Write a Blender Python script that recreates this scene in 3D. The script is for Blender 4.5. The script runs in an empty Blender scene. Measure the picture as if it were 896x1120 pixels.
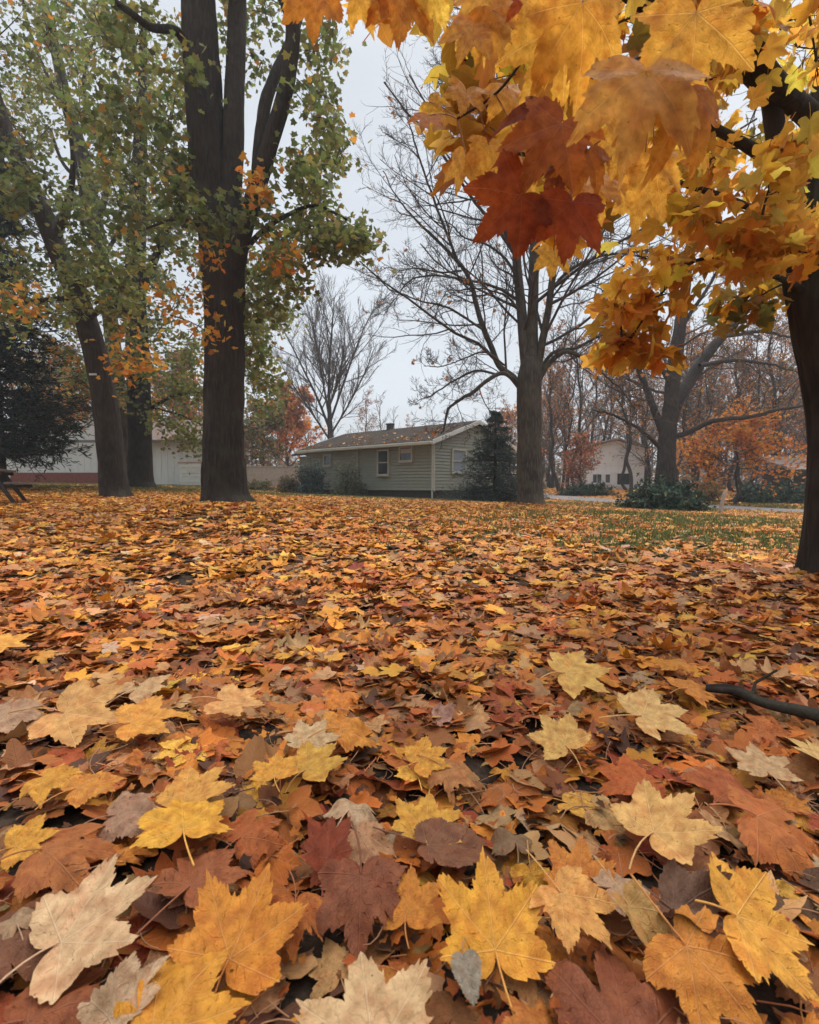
import bpy, math, random
import numpy as np
from mathutils import Vector, Matrix

rng = np.random.default_rng(11)
random.seed(11)
SC = bpy.context.scene
COL = SC.collection
# ------------------------------------------------------------------ camera frame helpers
F, HZ, CAMH = 560.0, 530.0, 0.75          # focal length in photo pixels, horizon row, eye height
PITCH = math.atan((560.0 - HZ) / F)
CP, SP = math.cos(PITCH), math.sin(PITCH)

def ray(px, py):
    x, y = (px - 448.0) / F, (560.0 - py) / F
    return np.array([x, CP + y * SP, -SP + y * CP])

def P(px, py, Y):
    d = ray(px, py)
    return np.array([0, 0, CAMH]) + d * (Y / d[1])

def nrm(v, axis=-1):
    return v / np.maximum(np.linalg.norm(v, axis=axis, keepdims=True), 1e-9)

# ------------------------------------------------------------------ terrain
CTRL = [(247, 551, 11), (127, 546, 14), (155, 534, 22), (0, 529, 32), (225, 532, 32), (120, 530, 32), (295, 532, 34),
        (474, 547, 23.6), (343, 541, 29.6), (556, 548, 28.4), (580, 554, 15.5), (725, 559, 18), (885, 642, 3.44),
        (600, 546, 31), (775, 554, 23), (881, 560, 20), (670, 534, 48), (870, 547, 31), (0, 552, 10.8), (790, 562, 17)]
pts = [P(*c) for c in CTRL] + [np.array(p, float) for p in
       [(0, 0, 0), (2.5, 0, 0), (-2.5, 0, 0.02), (0, 2.5, 0), (1.5, 2.5, 0), (-2, 3, .03), (0, -5, 0), (-6, -3, 0), (6, -3, 0), (-5, 6, .12), (3, 7, .06),
        (0, 80, .3), (-60, 80, .4), (60, 80, .3), (-60, 20, .3), (60, 10, -.5), (-50, -20, 0), (50, -20, -.2), (0, -40, 0), (0, 150, .4)]]
TP = np.array(pts)
def _phi(r2): return np.sqrt(r2 + 1.5 ** 2)
_A = _phi(((TP[:, None, :2] - TP[None, :, :2]) ** 2).sum(-1))
_n = len(TP)
_M = np.zeros((_n + 1, _n + 1)); _M[:_n, :_n] = _A + np.eye(_n) * -0.02; _M[_n, :_n] = 1; _M[:_n, _n] = 1
_W = np.linalg.solve(_M, np.append(TP[:, 2], 0))

BANK = [(*P(247, 551, 11)[:2], .03, .8), (*P(262, 560, 8.4)[:2], .16, 2.6), (*P(127, 546, 14)[:2], .05, .9), (*P(580, 554, 15.5)[:2], .08, 1.0), (*P(900, 642, 3.44)[:2], .06, .3)]
def ground(x, y):
    x = np.asarray(x, float); y = np.asarray(y, float)
    sh = x.shape
    q = np.stack([x.ravel(), y.ravel()], 1)
    out = np.empty(len(q))
    for i in range(0, len(q), 20000):
        s = q[i:i + 20000]
        out[i:i + 20000] = _phi(((s[:, None] - TP[None, :, :2]) ** 2).sum(-1)) @ _W[:_n] + _W[_n]
    r = np.hypot(q[:, 0], q[:, 1] - 20)
    t = np.clip((r - 70) / 60, 0, 1)
    out = out * (1 - t) + .3 * t
    near = np.exp(-(q[:, 0] ** 2 + q[:, 1] ** 2) / 60)
    out += near * .018 * (np.sin(q[:, 0] * 5.1 + 1.3) * np.sin(q[:, 1] * 4.3) + np.sin(q[:, 0] * 2.2 - q[:, 1] * 2.9))
    for tx_, ty_, am_, wd_ in BANK: out += am_ * np.exp(-((q[:, 0] - tx_) ** 2 + (q[:, 1] - ty_) ** 2) / wd_)
    return out.reshape(sh)

def gz(x, y): return float(ground(np.array([x]), np.array([y]))[0])

def on_ground(px, py, lift=0.0):
    d = ray(px, py); o = np.array([0, 0, CAMH])
    t = 0.3
    for _ in range(200):
        p = o + d * t
        h = p[2] - gz(p[0], p[1]) - lift
        if h < .002: break
        t += max(.004, h * .7)
    return o + d * t

# value noise --------------------------------------------------------
_tab = rng.random((256, 256))
def vnoise(u, v):
    iu, iv = np.floor(u).astype(int), np.floor(v).astype(int)
    fu, fv = u - iu, v - iv
    fu, fv = fu * fu * (3 - 2 * fu), fv * fv * (3 - 2 * fv)
    g = lambda a, b: _tab[a % 256, b % 256]
    return (g(iu, iv) * (1 - fu) + g(iu + 1, iv) * fu) * (1 - fv) + (g(iu, iv + 1) * (1 - fu) + g(iu + 1, iv + 1) * fu) * fv

# ------------------------------------------------------------------ mesh helpers
def mesh_data(name, V, faces, uv=None, col=None, mat=None, smooth=True):
    V = np.asarray(V, np.float32)
    if not isinstance(faces, list): faces = [faces]
    faces = [np.asarray(f, np.int32) for f in faces if len(f)]
    me = bpy.data.meshes.new(name)
    me.vertices.add(len(V)); me.vertices.foreach_set('co', V.ravel())
    li = np.concatenate([f.ravel() for f in faces])
    tot = np.concatenate([np.full(len(f), f.shape[1], np.int32) for f in faces])
    st = np.concatenate([[0], np.cumsum(tot)[:-1]]).astype(np.int32)
    me.loops.add(len(li)); me.loops.foreach_set('vertex_index', li)
    me.polygons.add(len(tot)); me.polygons.foreach_set('loop_start', st)
    me.polygons.foreach_set('use_smooth', np.full(len(tot), smooth))
    if uv is not None:
        l = me.uv_layers.new(name='UVMap'); l.data.foreach_set('uv', np.asarray(uv, np.float32)[li].ravel())
    if col is not None:
        a = me.attributes.new('Col', 'FLOAT_COLOR', 'POINT')
        c = np.ones((len(V), 4), np.float32); c[:, :3] = col; a.data.foreach_set('color', c.ravel())
    me.update(calc_edges=True)
    if mat is not None: me.materials.append(mat)
    return me

def link(name, me, parent=None):
    o = bpy.data.objects.new(name, me); COL.objects.link(o)
    if parent is not None: o.parent = parent
    return o

def mesh(name, V, faces, mat, parent=None, **k):
    return link(name, mesh_data(name, V, faces, mat=mat, **k), parent)

def tag(o, label=None, cat=None, group=None, kind=None):
    if label: o['label'] = label
    if cat: o['category'] = cat
    if group: o['group'] = group
    if kind: o['kind'] = kind
    return o

def thing(name, label, cat, group=None):
    o = bpy.data.objects.new(name, None); COL.objects.link(o)
    o.empty_display_size = .2
    return tag(o, label, cat, group)

class MB:
    """collects pieces into one mesh"""
    def __init__(s): s.V, s.F, s.n, s.uv, s.col = [], [], 0, [], []
    def add(s, V, faces, uv=None, col=None):
        V = np.asarray(V, float).reshape(-1, 3)
        if not isinstance(faces, list): faces = [faces]
        s.V.append(V); s.F += [np.asarray(f) + s.n for f in faces if len(f)]; s.n += len(V)
        s.uv.append(uv if uv is not None else np.zeros((len(V), 2)))
        s.col.append(col if col is not None else np.ones((len(V), 3)) * .3)
        return s
    def box(s, o, ax, ay, az):
        """box from corner o along three edge vectors"""
        o, ax, ay, az = [np.asarray(q, float) for q in (o, ax, ay, az)]
        V = [o, o + ax, o + ax + ay, o + ay, o + az, o + ax + az, o + ax + ay + az, o + ay + az]
        f = [[0, 3, 2, 1], [4, 5, 6, 7], [0, 1, 5, 4], [1, 2, 6, 5], [2, 3, 7, 6], [3, 0, 4, 7]]
        if np.dot(np.cross(ax, ay), az) < 0: f = [q[::-1] for q in f]
        return s.add(V, np.array(f))
    def build(s, name, mat, parent=None, smooth=False, **k):
        return mesh(name, np.concatenate(s.V), s.F, mat, parent, smooth=smooth, uv=np.concatenate(s.uv), col=np.concatenate(s.col), **k)
    def data(s, name, mat, smooth=False):
        return mesh_data(name, np.concatenate(s.V), s.F, mat=mat, smooth=smooth, uv=np.concatenate(s.uv), col=np.concatenate(s.col))

def bevel(o, w=.01):
    m = o.modifiers.new('bevel', 'BEVEL'); m.width = w; m.segments = 2; m.limit_method = 'ANGLE'
    return o

def tubes(pts, rad, sides):
    """pts (T,n,3), rad (T,n) -> verts, quad faces"""
    pts = np.asarray(pts, float); rad = np.asarray(rad, float)
    T, n, _ = pts.shape
    t = nrm(np.gradient(pts, axis=1))
    mean = nrm(pts[:, -1] - pts[:, 0])
    ref = np.eye(3)[np.argmin(np.abs(mean), axis=1)][:, None, :]
    u = nrm(np.cross(t, ref)); v = np.cross(t, u)
    a = np.linspace(0, 2 * math.pi, sides, endpoint=False)
    V = pts[:, :, None] + rad[:, :, None, None] * (np.cos(a)[None, None, :, None] * u[:, :, None] + np.sin(a)[None, None, :, None] * v[:, :, None])
    i = np.arange(T * n * sides).reshape(T, n, sides)
    j = np.roll(i, -1, axis=2)
    q = np.stack([i[:, :-1], j[:, :-1], j[:, 1:], i[:, 1:]], -1).reshape(-1, 4)
    return V.reshape(-1, 3), q

def smooth_path(P4, n):
    """Catmull-Rom through rows (x,y,z,r)"""
    A = np.asarray(P4, float)
    A = np.vstack([2 * A[0] - A[1], A, 2 * A[-1] - A[-2]])
    m = len(A) - 3
    out = []
    for s in np.linspace(0, m - 1e-6, n):
        k = int(s); t = s - k
        p0, p1, p2, p3 = A[k:k + 4]
        out.append(.5 * (2 * p1 + (p2 - p0) * t + (2 * p0 - 5 * p1 + 4 * p2 - p3) * t * t + (3 * p1 - p0 - 3 * p2 + p3) * t ** 3))
    out = np.array(out); out[:, 3] = np.maximum(out[:, 3], .003)
    return out

def pix_path(rows, n, Y=None):
    """rows (px,py,Y,r) or (px,py,r) with common Y"""
    R = [(*P(a[0], a[1], a[2] if len(a) == 4 else Y), a[-1]) for a in rows]
    return smooth_path(R, n)

def bark_tube(path, sides=64, amp=.025, flare=None, ridges=16, seed=0):
    """thick trunk with real bark ridges; path (n,4)"""
    p, r = path[:, :3], path[:, 3]
    n = len(p)
    t = nrm(np.gradient(p, axis=0))
    ref = np.array([0, 1., 0])
    u = nrm(np.cross(t, ref)); v = np.cross(t, u)
    a = np.linspace(0, 2 * math.pi, sides, endpoint=False)
    L = np.concatenate([[0], np.cumsum(np.linalg.norm(np.diff(p, axis=0), axis=1))])
    A, Z = np.meshgrid(a / (2 * math.pi) * ridges, L)
    per = ridges
    w = .7 * (vnoise(A * .5 + seed * 7.1, Z * 2.2) - .5)
    def pn(k, fz):
        f = A * k
        x = (f + w * k)
        b = A / per
        return vnoise(x + seed * 13.7, Z * fz) * (1 - b) + vnoise(x - per * k + seed * 13.7, Z * fz) * b
    rid = np.abs(pn(1.0, 1.1) - .5) * 2
    rid = np.minimum(rid * 1.8, 1) ** .7
    fine = pn(2.5, 5.0)
    R = r[:, None] * (1 + 0 * A) + amp * (rid - .6) + amp * .6 * (fine - .5)
    if flare:
        h = (L / flare[0])[:, None]
        lob = .55 + .45 * np.cos(a * flare[2] + seed)[None, :] + .25 * np.cos(a * 3 + 1 + seed)[None, :]
        R = R + np.exp(-h * 2.2) * flare[1] * lob
    V = p[:, None] + R[:, :, None] * (np.cos(a)[None, :, None] * u[:, None] + np.sin(a)[None, :, None] * v[:, None])
    i = np.arange(n * sides).reshape(n, sides); j = np.roll(i, -1, axis=1)
    q = np.stack([i[:-1], j[:-1], j[1:], i[1:]], -1).reshape(-1, 4)
    return V.reshape(-1, 3), q

def spawn(pts, rad, k, ratio, ang, n=6, trop=.1, wig=.12, smin=.25, rr=.55, rmin=.004, up=None, slim=.018):
    """k child branches on every parent branch"""
    T, m, _ = pts.shape
    s = (np.arange(k)[None] + rng.random((T, k))) / k * (1 - smin) + smin
    f = s * (m - 1); i = np.minimum(f.astype(int), m - 2); w = (f - i)[..., None]
    idx = np.arange(T)[:, None]
    base = pts[idx, i] * (1 - w) + pts[idx, i + 1] * w
    tg = nrm(pts[idx, i + 1] - pts[idx, i])
    rb = rad[idx, i] * (1 - w[..., 0]) + rad[idx, i + 1] * w[..., 0]
    L = np.linalg.norm(np.diff(pts, axis=1), axis=2).sum(1)[:, None] * ratio * (1.25 - .8 * s) * rng.uniform(.55, 1.25, s.shape)
    q = rng.normal(size=base.shape); q = nrm(q - (q * tg).sum(-1, keepdims=True) * tg)
    a = np.radians(rng.uniform(ang[0], ang[1], s.shape))[..., None]
    d = np.cos(a) * tg + np.sin(a) * q
    out = [base]; p = base
    for _ in range(n - 1):
        d = nrm(d + wig * rng.normal(size=d.shape) + np.array([0, 0, trop]))
        p = p + d * (L / (n - 1))[..., None]; out.append(p)
    C = np.stack(out, 2).reshape(T * k, n, 3)
    r0 = np.maximum(np.minimum(rb * rr, L * slim), rmin).reshape(-1)
    R = r0[:, None] * np.linspace(1, .35, n)[None]
    return C, np.maximum(R, rmin * .6)

# ------------------------------------------------------------------ material helpers
def new_mat(name):
    m = bpy.data.materials.new(name); m.use_nodes = True
    nt = m.node_tree; nt.nodes.clear()
    return m, nt

class N:
    def __init__(s, nt): s.nt = nt
    def __call__(s, typ, ins=None, **props):
        n = s.nt.nodes.new(typ)
        for k, v in props.items(): setattr(n, k, v)
        for k, v in (ins or {}).items():
            if isinstance(v, bpy.types.NodeSocket): s.nt.links.new(v, n.inputs[k])
            else: n.inputs[k].default_value = v
        return n
    def math(s, op, a, b=None, c=None):
        ins = {0: a}
        if b is not None: ins[1] = b
        if c is not None: ins[2] = c
        return s('ShaderNodeMath', ins, operation=op).outputs[0]
    def mix(s, f, a, b, typ='MIX'):
        n = s.nt.nodes.new('ShaderNodeMix'); n.data_type = 'RGBA'; n.blend_type = typ
        for k, v in ((0, f), (6, a), (7, b)):
            if isinstance(v, bpy.types.NodeSocket): s.nt.links.new(v, n.inputs[k])
            else: n.inputs[k].default_value = v if not isinstance(v, tuple) or len(v) == 4 else (*v, 1)
        return n.outputs[2]
    def ramp(s, f, stops):
        n = s.nt.nodes.new('ShaderNodeValToRGB'); s.nt.links.new(f, n.inputs[0])
        e = n.color_ramp.elements
        while len(e) < len(stops): e.new(.5)
        for x, (p, c) in zip(e, stops): x.position = p; x.color = (*c, 1) if len(c) == 3 else c
        return n.outputs[0]
    def out(s, sh):
        o = s.nt.nodes.new('ShaderNodeOutputMaterial'); s.nt.links.new(sh, o.inputs[0])

def leaf_material(name, source='attr', trans=.3, rough=.55, blotch=.5, veins=True):
    m, nt = new_mat(name); n = N(nt)
    if source == 'attr': col = n('ShaderNodeAttribute', attribute_name='Col').outputs['Color']
    else: col = n('ShaderNodeObjectInfo').outputs['Color']
    geo = n('ShaderNodeNewGeometry')
    tc = n('ShaderNodeTexCoord')
    src = tc.outputs['Object']
    hs = n('ShaderNodeHueSaturation', {'Color': col, 'Saturation': 1.15, 'Value': .45})
    nz = n('ShaderNodeTexNoise', {'Vector': src, 'Scale': 22.0 if source == 'attr' else 9.0, 'Detail': 5.0, 'Roughness': .7})
    if source != 'attr':
        rnd = n('ShaderNodeObjectInfo').outputs['Random']
        n_in = n('ShaderNodeVectorMath', {0: src, 1: n('ShaderNodeCombineXYZ', {0: n.math('MULTIPLY', rnd, 37.0), 1: n.math('MULTIPLY', rnd, 91.0)}).outputs[0]}, operation='ADD')
        nt.links.new(n_in.outputs[0], nz.inputs['Vector'])
    mask = n('ShaderNodeMapRange', {0: nz.outputs[0], 1: .5, 2: .74, 3: 0.0, 4: blotch}).outputs[0]
    base = n.mix(mask, col, hs.outputs[0])
    lum = n('ShaderNodeTexNoise', {'Vector': src, 'Scale': 5.0, 'Detail': 2.0})
    base = n.mix(1.0, base, n.ramp(lum.outputs[0], [(.28, (.66, .58, .5)), (.72, (1.12, 1.1, 1.06))]), 'MULTIPLY')
    tn = n('ShaderNodeTexNoise', {'Vector': src, 'Scale': 3.2, 'Detail': 3.0, 'Roughness': .6})
    tw_ = n('ShaderNodeMix', {0: n('ShaderNodeMapRange', {0: tn.outputs[0], 1: .46, 2: .66, 3: 0.0, 4: .7}).outputs[0]}, data_type='RGBA', blend_type='MULTIPLY')
    nt.links.new(base, tw_.inputs[6]); tw_.inputs[7].default_value = (.82, .58, .5, 1)
    base = tw_.outputs[2]
    bump = None
    if veins:
        uv = n('ShaderNodeSeparateXYZ', {0: n('ShaderNodeUVMap').outputs[0]})
        x, y = uv.outputs[0], uv.outputs[1]
        th = n.math('ABSOLUTE', n.math('ARCTAN2', x, y))
        phi = th
        for a in (46, 99):
            phi = n.math('MINIMUM', phi, n.math('ABSOLUTE', n.math('SUBTRACT', th, math.radians(a))))
        r = n.math('SQRT', n.math('ADD', n.math('MULTIPLY', x, x), n.math('MULTIPLY', y, y)))
        ac = n.math('MULTIPLY', r, n.math('SINE', phi)); al = n.math('MULTIPLY', r, n.math('COSINE', phi))
        main = n('ShaderNodeMapRange', {0: ac, 1: .002, 2: .012, 3: 1.0, 4: 0.0}).outputs[0]
        chev = n.math('FRACT', n.math('ADD', n.math('MULTIPLY', n.math('SUBTRACT', al, n.math('MULTIPLY', ac, .9)), 8.0), n.math('MULTIPLY', tn.outputs[0], 3.0)))
        sec = n('ShaderNodeMapRange', {0: n.math('ABSOLUTE', n.math('SUBTRACT', chev, .5)), 1: .02, 2: .1, 3: .55, 4: 0.0}).outputs[0]
        vor = n('ShaderNodeTexVoronoi', {'Vector': n('ShaderNodeUVMap').outputs[0], 'Scale': 26.0}, feature='DISTANCE_TO_EDGE')
        ret = n('ShaderNodeMapRange', {0: vor.outputs[0], 1: .0, 2: .08, 3: .3, 4: 0.0}).outputs[0]
        vn = n.math('MAXIMUM', n.math('MAXIMUM', main, sec), ret)
        vc = n('ShaderNodeHueSaturation', {'Color': col, 'Saturation': .85, 'Value': 1.25})
        base = n.mix(n.math('MULTIPLY', main, .34), base, vc.outputs[0])
        base = n.mix(n.math('MULTIPLY', sec, .22), base, hs.outputs[0])
        # small dark specks
        sp = n('ShaderNodeTexVoronoi', {'Vector': n('ShaderNodeUVMap').outputs[0], 'Scale': 9.0, 'Randomness': 1.0})
        spm = n('ShaderNodeMapRange', {0: sp.outputs['Distance'], 1: .06, 2: .13, 3: .7, 4: 0.0}).outputs[0]
        spm = n.math('MULTIPLY', spm, n.math('GREATER_THAN', sp.outputs['Color'], .62))
        base = n.mix(spm, base, (.07, .025, .012))
        h = n.math('ADD', n.math('MULTIPLY', vn, -.6), n.math('MULTIPLY', nz.outputs[0], 1.4))
        bump = n('ShaderNodeBump', {'Height': h, 'Strength': .9, 'Distance': .0025})
    ins = {'Base Color': base, 'Roughness': rough, 'Specular IOR Level': .3}
    tin = {'Color': n('ShaderNodeHueSaturation', {'Color': base, 'Saturation': 1.02, 'Value': 1.15}).outputs[0]}
    if bump: ins['Normal'] = bump.outputs[0]; tin['Normal'] = bump.outputs[0]
    pr = n('ShaderNodeBsdfPrincipled', ins)
    tr = n('ShaderNodeBsdfTranslucent', tin)
    n.out(n('ShaderNodeMixShader', {0: trans, 1: pr.outputs[0], 2: tr.outputs[0]}).outputs[0])
    return m

def bark_material(name, c1, c2, moss=None, scale=1.0):
    m, nt = new_mat(name); n = N(nt)
    tc = n('ShaderNodeTexCoord').outputs['Object']
    mp = n('ShaderNodeMapping', {'Vector': tc, 'Scale': (16 * scale, 16 * scale, 2.6 * scale)})
    a = n('ShaderNodeTexNoise', {'Vector': mp.outputs[0], 'Scale': 1.0, 'Detail': 8.0, 'Roughness': .7, 'Distortion': .6})
    v = n('ShaderNodeTexVoronoi', {'Vector': mp.outputs[0], 'Scale': .9}, feature='DISTANCE_TO_EDGE')
    big = n('ShaderNodeTexNoise', {'Vector': tc, 'Scale': 1.1, 'Detail': 3.0})
    f = n.math('MULTIPLY', a.outputs[0], n('ShaderNodeMapRange', {0: v.outputs[0], 1: 0.0, 2: .25, 3: .45, 4: 1.0}).outputs[0])
    c = n.ramp(f, [(.12, tuple(x * .45 for x in c1)), (.36, c1), (.68, c2)])
    c = n.mix(n('ShaderNodeMapRange', {0: big.outputs[0], 1: .35, 2: .7, 3: 0.0, 4: .5}).outputs[0], c, tuple(x * 1.15 for x in c2))
    if moss:
        g = n('ShaderNodeTexNoise', {'Vector': tc, 'Scale': 3.0, 'Detail': 6.0})
        c = n.mix(n('ShaderNodeMapRange', {0: g.outputs[0], 1: .5, 2: .68, 3: 0.0, 4: .6}).outputs[0], c, moss)
    b = n('ShaderNodeBump', {'Height': f, 'Strength': .9, 'Distance': .03})
    n.out(n('ShaderNodeBsdfPrincipled', {'Base Color': c, 'Roughness': .9, 'Specular IOR Level': .2, 'Normal': b.outputs[0]}).outputs[0])
    return m

def plain(name, c, rough=.7, var=.25, scale=4.0, bump=0.0, stretch=(1, 1, 1), metallic=0.0, spec=.3, dirt=None):
    m, nt = new_mat(name); n = N(nt)
    tc = n('ShaderNodeTexCoord').outputs['Object']
    mp = n('ShaderNodeMapping', {'Vector': tc, 'Scale': stretch})
    z = n('ShaderNodeTexNoise', {'Vector': mp.outputs[0], 'Scale': scale, 'Detail': 6.0, 'Roughness': .65})
    col = n.ramp(z.outputs[0], [(.3, tuple(x * (1 - var) for x in c)), (.7, tuple(min(1, x * (1 + var)) for x in c))])
    if dirt:
        d = n('ShaderNodeTexNoise', {'Vector': tc, 'Scale': 1.3, 'Detail': 8.0, 'Roughness': .75})
        col = n.mix(n('ShaderNodeMapRange', {0: d.outputs[0], 1: .52, 2: .75, 3: 0.0, 4: .6}).outputs[0], col, dirt)
    ins = {'Base Color': col, 'Roughness': rough, 'Specular IOR Level': spec, 'Metallic': metallic}
    if bump: ins['Normal'] = n('ShaderNodeBump', {'Height': z.outputs[0], 'Strength': bump, 'Distance': .02}).outputs[0]
    n.out(n('ShaderNodeBsdfPrincipled', ins).outputs[0])
    return m

def attr_mat(name, rough=.8, trans=0.0, spec=.2):
    m, nt = new_mat(name); n = N(nt)
    col = n('ShaderNodeAttribute', attribute_name='Col').outputs['Color']
    pr = n('ShaderNodeBsdfPrincipled', {'Base Color': col, 'Roughness': rough, 'Specular IOR Level': spec})
    if trans:
        tr = n('ShaderNodeBsdfTranslucent', {'Color': col})
        n.out(n('ShaderNodeMixShader', {0: trans, 1: pr.outputs[0], 2: tr.outputs[0]}).outputs[0])
    else: n.out(pr.outputs[0])
    return m

M = {}
M['leaf_near'] = leaf_material('fallen_leaf_blade', 'object', .12, .6, .55)
M['leaf_hang'] = leaf_material('hanging_leaf_blade', 'object', .68, .5, .5)
M['leaf_litter'] = leaf_material('leaf_litter_blade', 'attr', .12, .65, .5)
M['leaf_crown'] = attr_mat('crown_leaf', .6, .5)
M['foliage'] = attr_mat('evergreen_foliage', .6, .12, .2)
M['needle'] = attr_mat('conifer_needles', .7, .1)
M['grass'] = attr_mat('grass_blade', .7, .3)
M['stalk'] = plain('leaf_stalk', (.28, .13, .06), .6, .3, 20)
M['bark_dark'] = bark_material('dark_maple_bark', (.02, .0145, .011), (.046, .033, .025), (.046, .043, .027))
M['bark_mid'] = bark_material('grey_brown_bark', (.04, .032, .026), (.095, .078, .063), (.085, .085, .05))
M['bark_far'] = bark_material('distant_bark', (.026, .02, .016), (.062, .048, .039))
M['twig'] = plain('twig_bark', (.05, .04, .035), .85, .35, 8)
M['twig_far'] = plain('distant_twig_bark', (.072, .05, .036), .85, .3, 8)

# ------------------------------------------------------------------ leaf templates
OUT = [(0, 1.0), (3, .91), (7, .84), (9, .83), (11, .77), (13, .70), (16, .715), (18, .64), (21, .585), (24, .60), (28, .66), (31, .73), (34, .735), (37, .79),
       (40, .84), (43, .89), (46, .95), (49, .87), (52, .82), (55, .81), (58, .73), (61, .68), (64, .69), (67, .62), (71, .56), (75, .535), (80, .56), (85, .61),
       (90, .61), (95, .655), (99, .70), (103, .63), (108, .61), (112, .56), (118, .53), (126, .44), (136, .37), (148, .29), (160, .20), (172, .10), (180, .05)]

def leaf_template(na, nr, r, curl=0., fold=0., wave=.03, droop=0., stalk=True, width=1.0, lobes=1.0, oval=False):
    """polar grid maple leaf, unit = blade length; returns V, faces, uv"""
    A = np.array([o[0] for o in OUT], float); R = np.array([o[1] for o in OUT])
    if oval: R = np.interp(A, [0, 8, 20, 40, 70, 110, 150, 180], [1, .93, .72, .5, .36, .28, .2, .06])
    else: R = .45 + (R - .45) * lobes
    if na >= 60:
        aa = A.copy()
        extra = (A[:-1] + A[1:]) / 2 if na >= 90 else np.array([])
        aa = np.sort(np.concatenate([aa, extra]))
    elif na == 30: aa = np.array([0, 5, 9, 13, 16, 21, 28, 34, 40, 46, 53, 58, 64, 74, 85, 92, 99, 108, 120, 145, 180.])
    else: aa = np.array([0, 9, 22, 32, 46, 60, 74, 99, 125, 180.])
    jit = lambda: np.interp(aa, A, R) * (1 + r.normal(0, .035, len(aa))) + 0
    def ragged():
        o_ = jit()
        for _ in range(r.integers(0, 3)):
            if na >= 60 and r.random() < .6: o_ = o_ * (1 - r.uniform(.1, .45) * np.exp(-((aa - r.uniform(15, 130)) / r.uniform(2, 6)) ** 2))
        return o_
    right, left = ragged(), ragged()
    right[0] = left[0]; right[-1] = left[-1]
    lob = 1 + r.normal(0, .06, 3)
    th = np.radians(np.concatenate([-aa[::-1], aa[1:-1]]))
    rad = np.concatenate([left[::-1], right[1:-1]])
    n = len(th)
    fr = np.linspace(0, 1, nr + 1)[1:] ** .85
    x = np.sin(th)[None] * rad[None] * fr[:, None] * width; y = np.cos(th)[None] * rad[None] * fr[:, None]
    V2 = np.vstack([[[0, 0]], np.stack([x, y], -1).reshape(-1, 2)])
    X, Y = V2[:, 0], V2[:, 1]
    rr = np.hypot(X, Y); ang = np.arctan2(X, Y)
    ph = r.uniform(0, 6.28, 4)
    rs_ = rr * np.clip((rr - .04) / .35, 0, 1)
    z = curl * rr ** 2 + fold * np.sqrt(X * X + .004) * np.clip(rr / .2, 0, 1) + wave * rs_ * np.sin(ang * 5 + ph[0]) + wave * .7 * np.sin(X * 9 + ph[1]) * np.sin(Y * 8 + ph[2]) * rs_ - droop * np.clip(Y, 0, 2) ** 2
    # each blade between veins arches a little
    dv = np.min(np.abs(np.abs(ang)[:, None] - np.radians([0, 46, 99])[None]), axis=1)
    z = z + .12 * rs_ * np.sin(np.minimum(dv, .45) * 3.0) * r.uniform(.1, .7)
    # strongly curled margins
    V = np.stack([X * (1 - .35 * min(abs(curl) + abs(fold), 1) * rr ** 2), Y * (1 - .15 * min(abs(curl), 1) * rr), z], 1)
    idx = 1 + np.arange(nr * n).reshape(nr, n)
    j = np.roll(idx, -1, axis=1)
    tri = np.stack([np.zeros(n, int), idx[0], j[0]], 1)
    quad = np.stack([idx[:-1], j[:-1], j[1:], idx[1:]], -1).reshape(-1, 4)[:, ::-1]
    faces = [tri, quad] if nr > 1 else [tri]
    uv = V2.copy()
    if stalk:
        k = 6 if na >= 60 else 3
        t = np.linspace(0, 1, k)
        bend = r.uniform(-.25, .25); ln = r.uniform(.5, .85)
        pts_ = np.stack([bend * t ** 2, -.02 - ln * t, .05 * np.sin(t * 3) + .02], 1)[None]
        tv, tq = tubes(pts_, np.linspace(.012, .016, k)[None], 4 if na >= 60 else 3)
        faces.append(tq + len(V)); V = np.vstack([V, tv]); uv = np.vstack([uv, tv[:, :2] * 0 + [0.0, .3]])
    return V, faces, uv

def lo_leaf(fold=.2):
    """two folded ngons, for crowns and far litter"""
    h = [(0, 1.0), (.20, .76), (.30, .58), (.62, .64), (.50, .27), (.58, -.02), (.22, -.06), (0, 0)]
    V = [(x, y, fold * x) for x, y in h] + [(-x, y, fold * x) for x, y in h[1:-1]]
    f1 = list(range(8))[::-1]; f2 = [0] + [8 + i for i in range(6)] + [7]
    V = np.array(V, float)
    return V, [np.array([f1, f2])], V[:, :2].copy()

def oval_leaf(w=.22, fold=.15):
    V = np.array([(0, 0, 0), (w, .35, fold * w), (w * .8, .7, fold * w), (0, 1, -.08), (-w * .8, .7, fold * w), (-w, .35, fold * w)], float)
    return V, [np.array([[0, 1, 2, 3], [0, 3, 4, 5]])], V[:, :2].copy()

def frames(normal, tip):
    nz = nrm(normal); y = nrm(tip - (tip * nz).sum(-1, keepdims=True) * nz); x = np.cross(y, nz)
    return np.stack([x, y, nz], -1)          # columns

def instance(tmpl, pos, rot, size, col):
    """many copies of a template as arrays"""
    V, faces, uv = tmpl
    n, k = len(pos), len(V)
    W = np.einsum('nij,kj->nki', rot, V) * np.asarray(size)[:, None, None] + pos[:, None]
    off = (np.arange(n) * k)[:, None, None]
    Fs = [(f[None] + off).reshape(-1, f.shape[1]) for f in faces]
    return W.reshape(-1, 3), Fs, np.tile(uv, (n, 1)), np.repeat(col, k, axis=0)

def pick(palette, n, jitter=.15):
    c = np.array([p[0] for p in palette]); w = np.array([p[1] for p in palette], float); w /= w.sum()
    k = rng.choice(len(c), n, p=w)
    return np.clip(c[k] * (1 + rng.normal(0, jitter, (n, 1))) * (1 + rng.normal(0, jitter * .4, (n, 3))), .004, .85)

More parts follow.
